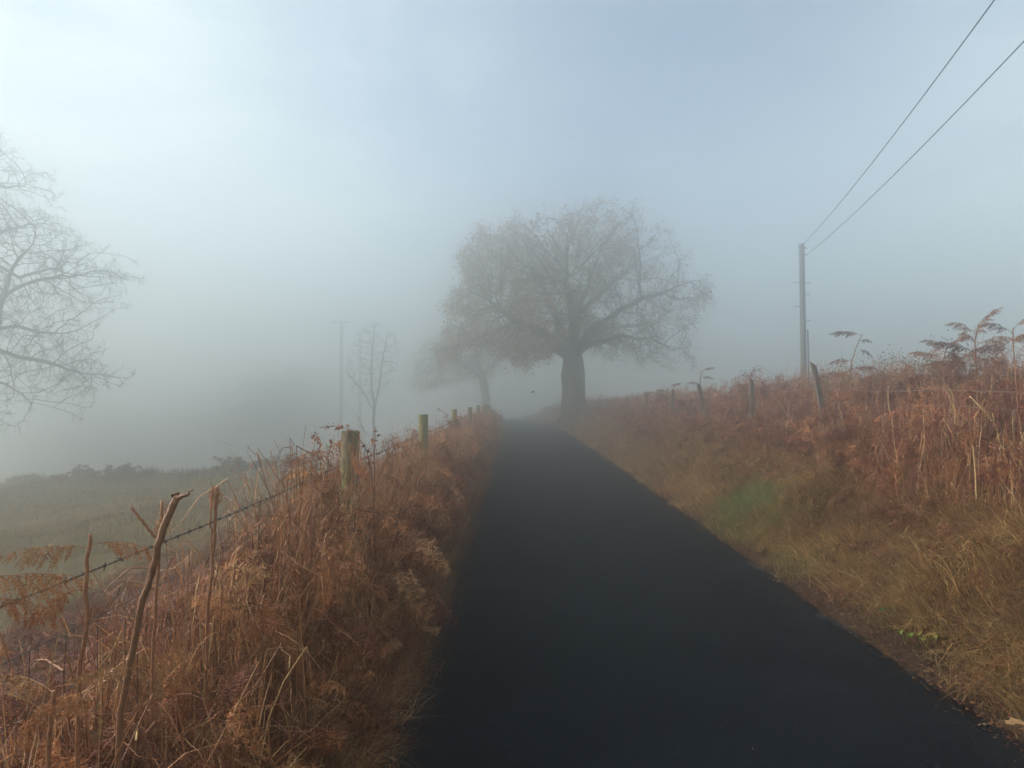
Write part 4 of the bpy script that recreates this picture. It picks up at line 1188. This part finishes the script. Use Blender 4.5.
stalk_plant('bracken_plant', 'smaller pale bracken head left of the tall dense one at far right', 'bracken',
    [([(944, gnd(944, 7.0)), (944, 400), (942, 362), (946, 346)], [7.0] * 4, .006, .004)],
    [(945, 348, 7.0, .1, .6, 0, .42, 6, 2), (945, 350, 7.0, math.pi, .6, 0, .48, 7, 2), (944, 358, 7.0, .6, .9, 0, .55, 7, 3), (944, 360, 7.0, 2.6, .8, 0, .55, 6, 2)], fcol=RUST * .8)
stalk_plant('bracken_plant', 'bracken head at the right photo edge in front of the green brown bush', 'bracken',
    [([(1018, gnd(1018, 6.2)), (1016, 400), (1012, 345), (1012, 328)], [6.2] * 4, .006, .004)],
    [(1012, 330, 6.2, .0, .5, 0, .5, 6, 2), (1012, 334, 6.2, math.pi, .7, 0, .55, 7, 3), (1013, 344, 6.2, .8, .8, 0, .6, 6, 2), (1013, 352, 6.2, 2.8, .9, 0, .6, 7, 3)], fcol=RUST * .8)
stalk_plant('bracken_plant', 'bracken with two small fronds beside the leaning post nearest the oak', 'bracken',
    [([(698, gnd(698, 16)), (699, 400), (700, 378), (703, 370)], [16] * 4, .012, .008)],
    [(702, 371, 16, .1, .8, 0, .5, 6, 0), (700, 378, 16, .0, 1.0, 0, .55, 7, 0), (699, 384, 16, math.pi, .9, 0, .5, 7, 1), (699, 392, 16, .3, 1.2, 0, .7, 7, 1)], fcol=DARKRED * 1.3)
stalk_plant('bracken_plant', 'bracken tuft left of the leaning posts with a frond pointing right', 'bracken',
    [([(664, gnd(664, 18)), (666, 400), (668, 388)], [18] * 3, .012, .008)],
    [(668, 388, 18, .1, .7, 0, .6, 6, 0), (667, 392, 18, math.pi, .8, 0, .5, 7, 1), (666, 396, 18, 2., 1.2, 0, .9, 3, 1)], fcol=DARKRED * 1.3)
stalk_plant('bracken_stalk', 'single pale yellow broken stalk leaning in front of the right bank bracken', 'bracken stalk',
    [([(974, 500), (973, 470), (971, 445)], [5.3, 5.35, 5.4], .0055, .0045)], [], stemcol=(.36, .23, .09))
stalk_plant('bracken_stalk', 'long straw coloured stalk slanting across the dark bracken below the wire', 'bracken stalk',
    [([(993, 425), (980, 408), (968, 396)], [6.1, 6.1, 6.2], .006, .004)], [], stemcol=(.46, .30, .15))

# bramble around the first post
def bramble(label, lines, d, pal=DARKRED):
    b = P(*lines[0][0], d); e = empty('bramble', (b[0], d, float(terr(b[0], d)))); tag(e, label, 'bramble')
    lf = Soup()
    for ln in lines:
        s = Soup()
        w3 = np.array([P(a, b_, d + .04 * k) for k, (a, b_) in enumerate(ln)])
        t = np.linspace(0, 1, len(w3)); tt = np.linspace(0, 1, len(w3) * 5)
        c3 = np.stack([np.interp(tt, t, w3[:, k]) for k in range(3)], -1); c3 = (c3 + np.roll(c3, 1, 0) + np.roll(c3, -1, 0)) / 3; c3[0] = w3[0]; c3[-1] = w3[-1]
        tube(s, c3, np.linspace(.004, .0018, len(c3)), 5, (.10, .04, .035))
        for k in range(1, len(c3)):
            a = rs.randn(3); a /= np.linalg.norm(a)
            tube(s, [c3[k], c3[k] + a * .012], [.0022, .0004], 3, (.12, .05, .04), cap=False)
        s.build('stem', M['stem'], e, smooth=True)
        for k in range(2, len(c3), 2):
            if rs.rand() < .75: leaves(lf, c3[k][None] + rs.randn(3, 3) * .012, .034, np.vstack([pal, RUST]), .006, 0, rs.randint(9999))
    if lf.n: lf.build('leaves', M['leaf'], e)
bramble('arching thorny bramble curling over the top of the first mossy post', [[(372, 560), (374, 500), (371, 468), (366, 448), (352, 430), (338, 426), (323, 427)], [(375, 500), (374, 460), (375, 440), (375, 428)]], 4.75)
bramble('dark bramble sprays reaching left from beside the first mossy post', [[(338, 560), (334, 500), (326, 474), (316, 452), (322, 444), (310, 436), (318, 434)], [(330, 490), (318, 470), (305, 462), (306, 460)], [(335, 520), (322, 502), (308, 476), (298, 452), (306, 440), (318, 434)]][:1] + [[(336, 530), (330, 508), (318, 480), (304, 466), (303, 461)], [(338, 500), (330, 478), (328, 458), (332, 440)]], 4.6)
bramble('short bramble spray arching between the second and third mossy posts', [[(452, 470), (450, 440), (449, 420), (444, 412), (438, 409)], [(436, 470), (436, 440), (436, 416)]], 11.5)

# small single things
def oakleaf(name, label, p, size, az, col):
    s = Soup(); n = 9; t = np.linspace(0, 1, n); half = []
    for k, a in enumerate(t):
        wv = (.32 * math.sin(math.pi * min(1, a * .95 + .05)) ** .7 * (1 + .35 * math.sin(a * 5 * math.pi))) if 0 < k < n - 1 else .03
        half.append(wv)
    v = []
    for k in range(n):
        z = .10 * math.sin(t[k] * 3.1) + .03
        v += [[t[k] - .5, half[k], z + .06], [t[k] - .5, 0, z], [t[k] - .5, -half[k], z + .07]]
    v = np.array(v) * size; ca, sa = math.cos(az), math.sin(az)
    v = np.stack([v[:, 0] * ca - v[:, 1] * sa, v[:, 0] * sa + v[:, 1] * ca, v[:, 2]], -1) + p
    q = []
    for k in range(n - 1): q += [(3 * k, 3 * k + 1, 3 * k + 4, 3 * k + 3), (3 * k + 1, 3 * k + 2, 3 * k + 5, 3 * k + 4)]
    s.add(v, q, None, col)
    tag(s.build(name, M['leaf'], smooth=True, origin=tuple(p)), label, 'leaf')
def gp(px_, py_, lift=.03):
    """point on the terrain seen at that pixel"""
    for d in np.arange(2., 30, .01):
        p = P(px_, py_, d)
        if p[2] <= float(terr(p[0], d)) + lift: return p
    return p
oakleaf('oak_leaf', 'large tan fallen oak leaf at the right road edge in the bottom right corner', gp(1012, 722, .15), .10, .1, (.50, .30, .14))
def groundleaves(label, px_, py_, col, n, size):
    b = gp(px_, py_, .09); e = empty('green_weed', tuple(b)); tag(e, label, 'weed')
    s = Soup(); st2 = Soup()
    for k in range(n):
        a = k * 2.4 + rs.rand(); L = size * rs.uniform(.8, 1.4); tip = b + np.array([math.cos(a) * L, math.sin(a) * L, .05 + .03 * rs.rand()])
        tube(st2, [b, (b + tip) / 2 + [0, 0, .02], tip], .0012, 4, (.2, .25, .08))
        m_ = 7; th = np.arange(m_) * 2 * math.pi / m_
        rr_ = size * .62 * (1 + .25 * np.cos(3 * th)); v = np.vstack([tip, np.stack([tip[0] + np.cos(th) * rr_, tip[1] + np.sin(th) * rr_, tip[2] + .012 * np.cos(2 * th)], -1)])
        s.add(v, None, [(0, 1 + i, 1 + (i + 1) % m_) for i in range(m_)], np.array(col) * rs.uniform(.7, 1.2))
    s.build('leaves', M['leaf'], e); st2.build('stems', M['stem'], e)
groundleaves('bright yellow green leafy weed on the verge near the right road edge', 923, 645, (.42, .46, .06), 5, .035)
groundleaves('small mid green weed just left of the bright yellow green one', 902, 643, (.22, .36, .06), 3, .028)
groundleaves('dark green leafy weed on the right verge, furthest up the slope of the three', 884, 618, (.05, .14, .03), 6, .04)
s = Soup(); b = gp(812, 498, .06)
bm_th = np.linspace(0, math.pi, 7); pts = []
nst, nsl = 7, 12
for i in range(nst):
    for j in range(nsl):
        a = bm_th[i]; c_ = j * 2 * math.pi / nsl; rr_ = 1 + .12 * math.sin(3 * c_ + i) + .08 * rs.randn() * math.sin(a)
        pts.append([.062 * math.sin(a) * math.cos(c_) * rr_, .045 * math.sin(a) * math.sin(c_) * rr_, .030 * math.cos(a)])
idx = np.arange(nst * nsl).reshape(nst, nsl); nxx = np.roll(idx, -1, 1)
s.add(np.array(pts) + b, np.stack([idx[:-1], nxx[:-1], nxx[1:], idx[1:]], -1).reshape(-1, 4))
tag(s.build('stone', M['stone'], smooth=True, origin=tuple(b)), 'pale rounded stone lying in the grass on the right bank', 'stone')
def tuft(label, px_, py_, n, spread, L, col):
    b = gp(px_, py_); s = Soup()
    x = b[0] + rs.randn(n) * spread[0]; y = b[1] + rs.randn(n) * spread[1]; bb = np.stack([x, y, terr(x, y) - .01], -1)
    blades(s, bb, L * rs.uniform(.5, 1.2, n), rs.uniform(0, .5, n), rs.uniform(.6, 1.8, n), rs.uniform(0, 6.28, n), .0042, pick(col, n, .2), K=4, kink=.08)
    tag(s.build('grass_tuft', M['grass'], origin=tuple(b)), label, 'grass tuft')
GRN = np.array([[.07, .17, .035], [.10, .21, .05], [.06, .13, .03]])
tuft('fresh green grass tuft low on the right bank beside the road', 757, 518, 5200, (.16, .50), .36, np.vstack([GRN * 1.2, GRN * 1.6, GREENISH[1:2]]))
tuft('olive green grass tuft below the bright one at the right road edge', 800, 560, 900, (.12, .22), .18, GREENISH)
tuft('dull green grass tuft on the left verge halfway down the lane', 448, 518, 900, (.10, .35), .2, GRN * .7)
# a small bird above the lane
b = P(533, 392, 20.)
bd = Soup(); t = np.linspace(-1, 1, 9)
tube(bd, np.stack([b[0] + t * .055, b[1] + 0 * t, b[2] + .008 * t], -1), .014 * np.sqrt(np.clip(1 - t ** 2 * .98, 0, 1)) + .001, 8)
for sd in (-1, 1):
    bd.add(np.array([[.022, 0, .004], [-.022, 0, .004], [-.032, sd * .05, .025], [.015, sd * .05, .028], [-.02, sd * .09, .018]]) + b, [(0, 1, 2, 3)], [(3, 2, 4)])
bd.add(np.array([[-.045, .0, .0], [-.08, .014, -.003], [-.08, -.014, -.003]]) + b, None, [(0, 1, 2)])
tag(bd.build('bird', M['cable'], smooth=True, origin=tuple(b)), 'tiny dark bird flying low above the far end of the lane', 'bird')

# ------------------------------------------------------------------ haze
def haze(density, col, g):
    m = bpy.data.materials.new('haze'); m.use_nodes = True; nt = m.node_tree; nt.nodes.clear()
    out = nt.nodes.new('ShaderNodeOutputMaterial'); v = nt.nodes.new('ShaderNodeVolumePrincipled')
    v.inputs['Color'].default_value = (*col, 1); v.inputs['Density'].default_value = density; v.inputs['Anisotropy'].default_value = g
    nt.links.new(v.outputs[0], out.inputs['Volume'])
    zb, zt = -12., 13.
    s = Soup(); x0, x1, y0, y1 = -70, 70, -24, 125
    v8 = [(a, b, c) for a in (x0, x1) for b in (y0, y1) for c in (zb, zt)]
    s.add(v8, [(0, 1, 3, 2), (4, 6, 7, 5), (0, 4, 5, 1), (2, 3, 7, 6), (0, 2, 6, 4), (1, 5, 7, 3)])
    o = s.build('haze', m); tag(o, 'pale morning mist filling the lane and the fields', 'haze', kind='stuff')
haze(.041, (.955, .982, .985), .92)

# ------------------------------------------------------------------ light
SUN_EL, SUN_AZ = math.radians(30), math.radians(-84)       # azimuth from the lane direction (+Y), negative = left
sd = bpy.data.lights.new('sun', 'SUN'); sd.energy = 4.6; sd.angle = math.radians(3); sd.color = (1, .93, .84)
so = bpy.data.objects.new('sun', sd); COL.objects.link(so)
dirv = Vector((math.sin(SUN_AZ) * math.cos(SUN_EL), math.cos(SUN_AZ) * math.cos(SUN_EL), math.sin(SUN_EL)))
so.rotation_euler = (-dirv).to_track_quat('-Z', 'Y').to_euler()
so.location = (-20, 10, 30)
w = bpy.data.worlds.new('World'); scene.world = w; w.use_nodes = True; nt = w.node_tree; nt.nodes.clear()
out = nt.nodes.new('ShaderNodeOutputWorld'); bg = nt.nodes.new('ShaderNodeBackground')
sky = nt.nodes.new('ShaderNodeTexSky'); sky.sky_type = 'NISHITA'; sky.sun_disc = False
sky.sun_elevation = SUN_EL; sky.sun_rotation = SUN_AZ; sky.air_density = 1.0; sky.dust_density = .5; sky.ozone_density = .4
bg.inputs['Strength'].default_value = .12
# thin high cloud, soft and broken
tc = nt.nodes.new('ShaderNodeTexCoord'); mp = nt.nodes.new('ShaderNodeMapping'); mp.inputs['Scale'].default_value = (1, 1, 2.2); mp.inputs['Location'].default_value = (.35, .1, 0)
nt.links.new(tc.outputs['Generated'], mp.inputs['Vector'])
nz = noise(nt, 2.6, 6, .58, mp.outputs[0], .3)
rp_ = ramp(nt, nz.outputs['Fac'], [(.38, (.45, .45, .45)), (.60, (1, 1, 1))])
# a clearer gap in the cloud, high over the lane
gap = nd(nt, 'ShaderNodeVectorMath', operation='DOT_PRODUCT'); gd = Vector((.20, .86, .46)).normalized()
nt.links.new(tc.outputs['Generated'], gap.inputs[0]); gap.inputs[1].default_value = tuple(gd)
gr = ramp(nt, gap.outputs['Value'], [(.80, (1, 1, 1)), (.93, (.66, .66, .66)), (1., (.22, .22, .22))]); gr.color_ramp.interpolation = 'EASE'
gm = nd(nt, 'ShaderNodeMath', operation='MULTIPLY'); nt.links.new(rp_.outputs[0], gm.inputs[0]); nt.links.new(gr.outputs[0], gm.inputs[1])
mx = nt.nodes.new('ShaderNodeMix'); mx.data_type = 'RGBA'; nt.links.new(gm.outputs[0], mx.inputs[0])
nt.links.new(sky.outputs[0], mx.inputs[6]); mx.inputs[7].default_value = (6.1, 6.85, 6.9, 1)
nt.links.new(mx.outputs[2], bg.inputs['Color']); nt.links.new(bg.outputs[0], out.inputs['Surface'])

# ------------------------------------------------------------------ camera and render settings
cd = bpy.data.cameras.new('camera'); cam = bpy.data.objects.new('camera', cd); COL.objects.link(cam)
cd.sensor_width = 36; cd.lens = F * 36 / 1024.; cd.clip_start = .05; cd.clip_end = 1000
pitch = math.atan((CY - 384) / F); yaw = math.atan((CX - 512) / F)
cam.location = (0, 0, EYE); cam.rotation_euler = (math.radians(90) + pitch, 0, yaw)
scene.camera = cam
scene.view_settings.view_transform = 'Standard'; scene.view_settings.look = 'None'
scene.view_settings.exposure = 0.40; scene.view_settings.gamma = 1; scene.view_settings.use_curve_mapping = False
scene.render.engine = 'CYCLES'
cy = scene.cycles
cy.max_bounces = 8; cy.diffuse_bounces = 3; cy.glossy_bounces = 2; cy.transmission_bounces = 3; cy.volume_bounces = 3
cy.use_denoising = True; cy.denoising_prefilter = 'ACCURATE'; cy.sample_clamp_indirect = 6; cy.sample_clamp_direct = 12; cy.denoiser = 'OPENIMAGEDENOISE'
cy.use_adaptive_sampling = True; cy.adaptive_threshold = .02
cy.caustics_reflective = False; cy.caustics_refractive = False
print('faces', sum(len(o.data.polygons) for o in scene.objects if o.type == 'MESH'))
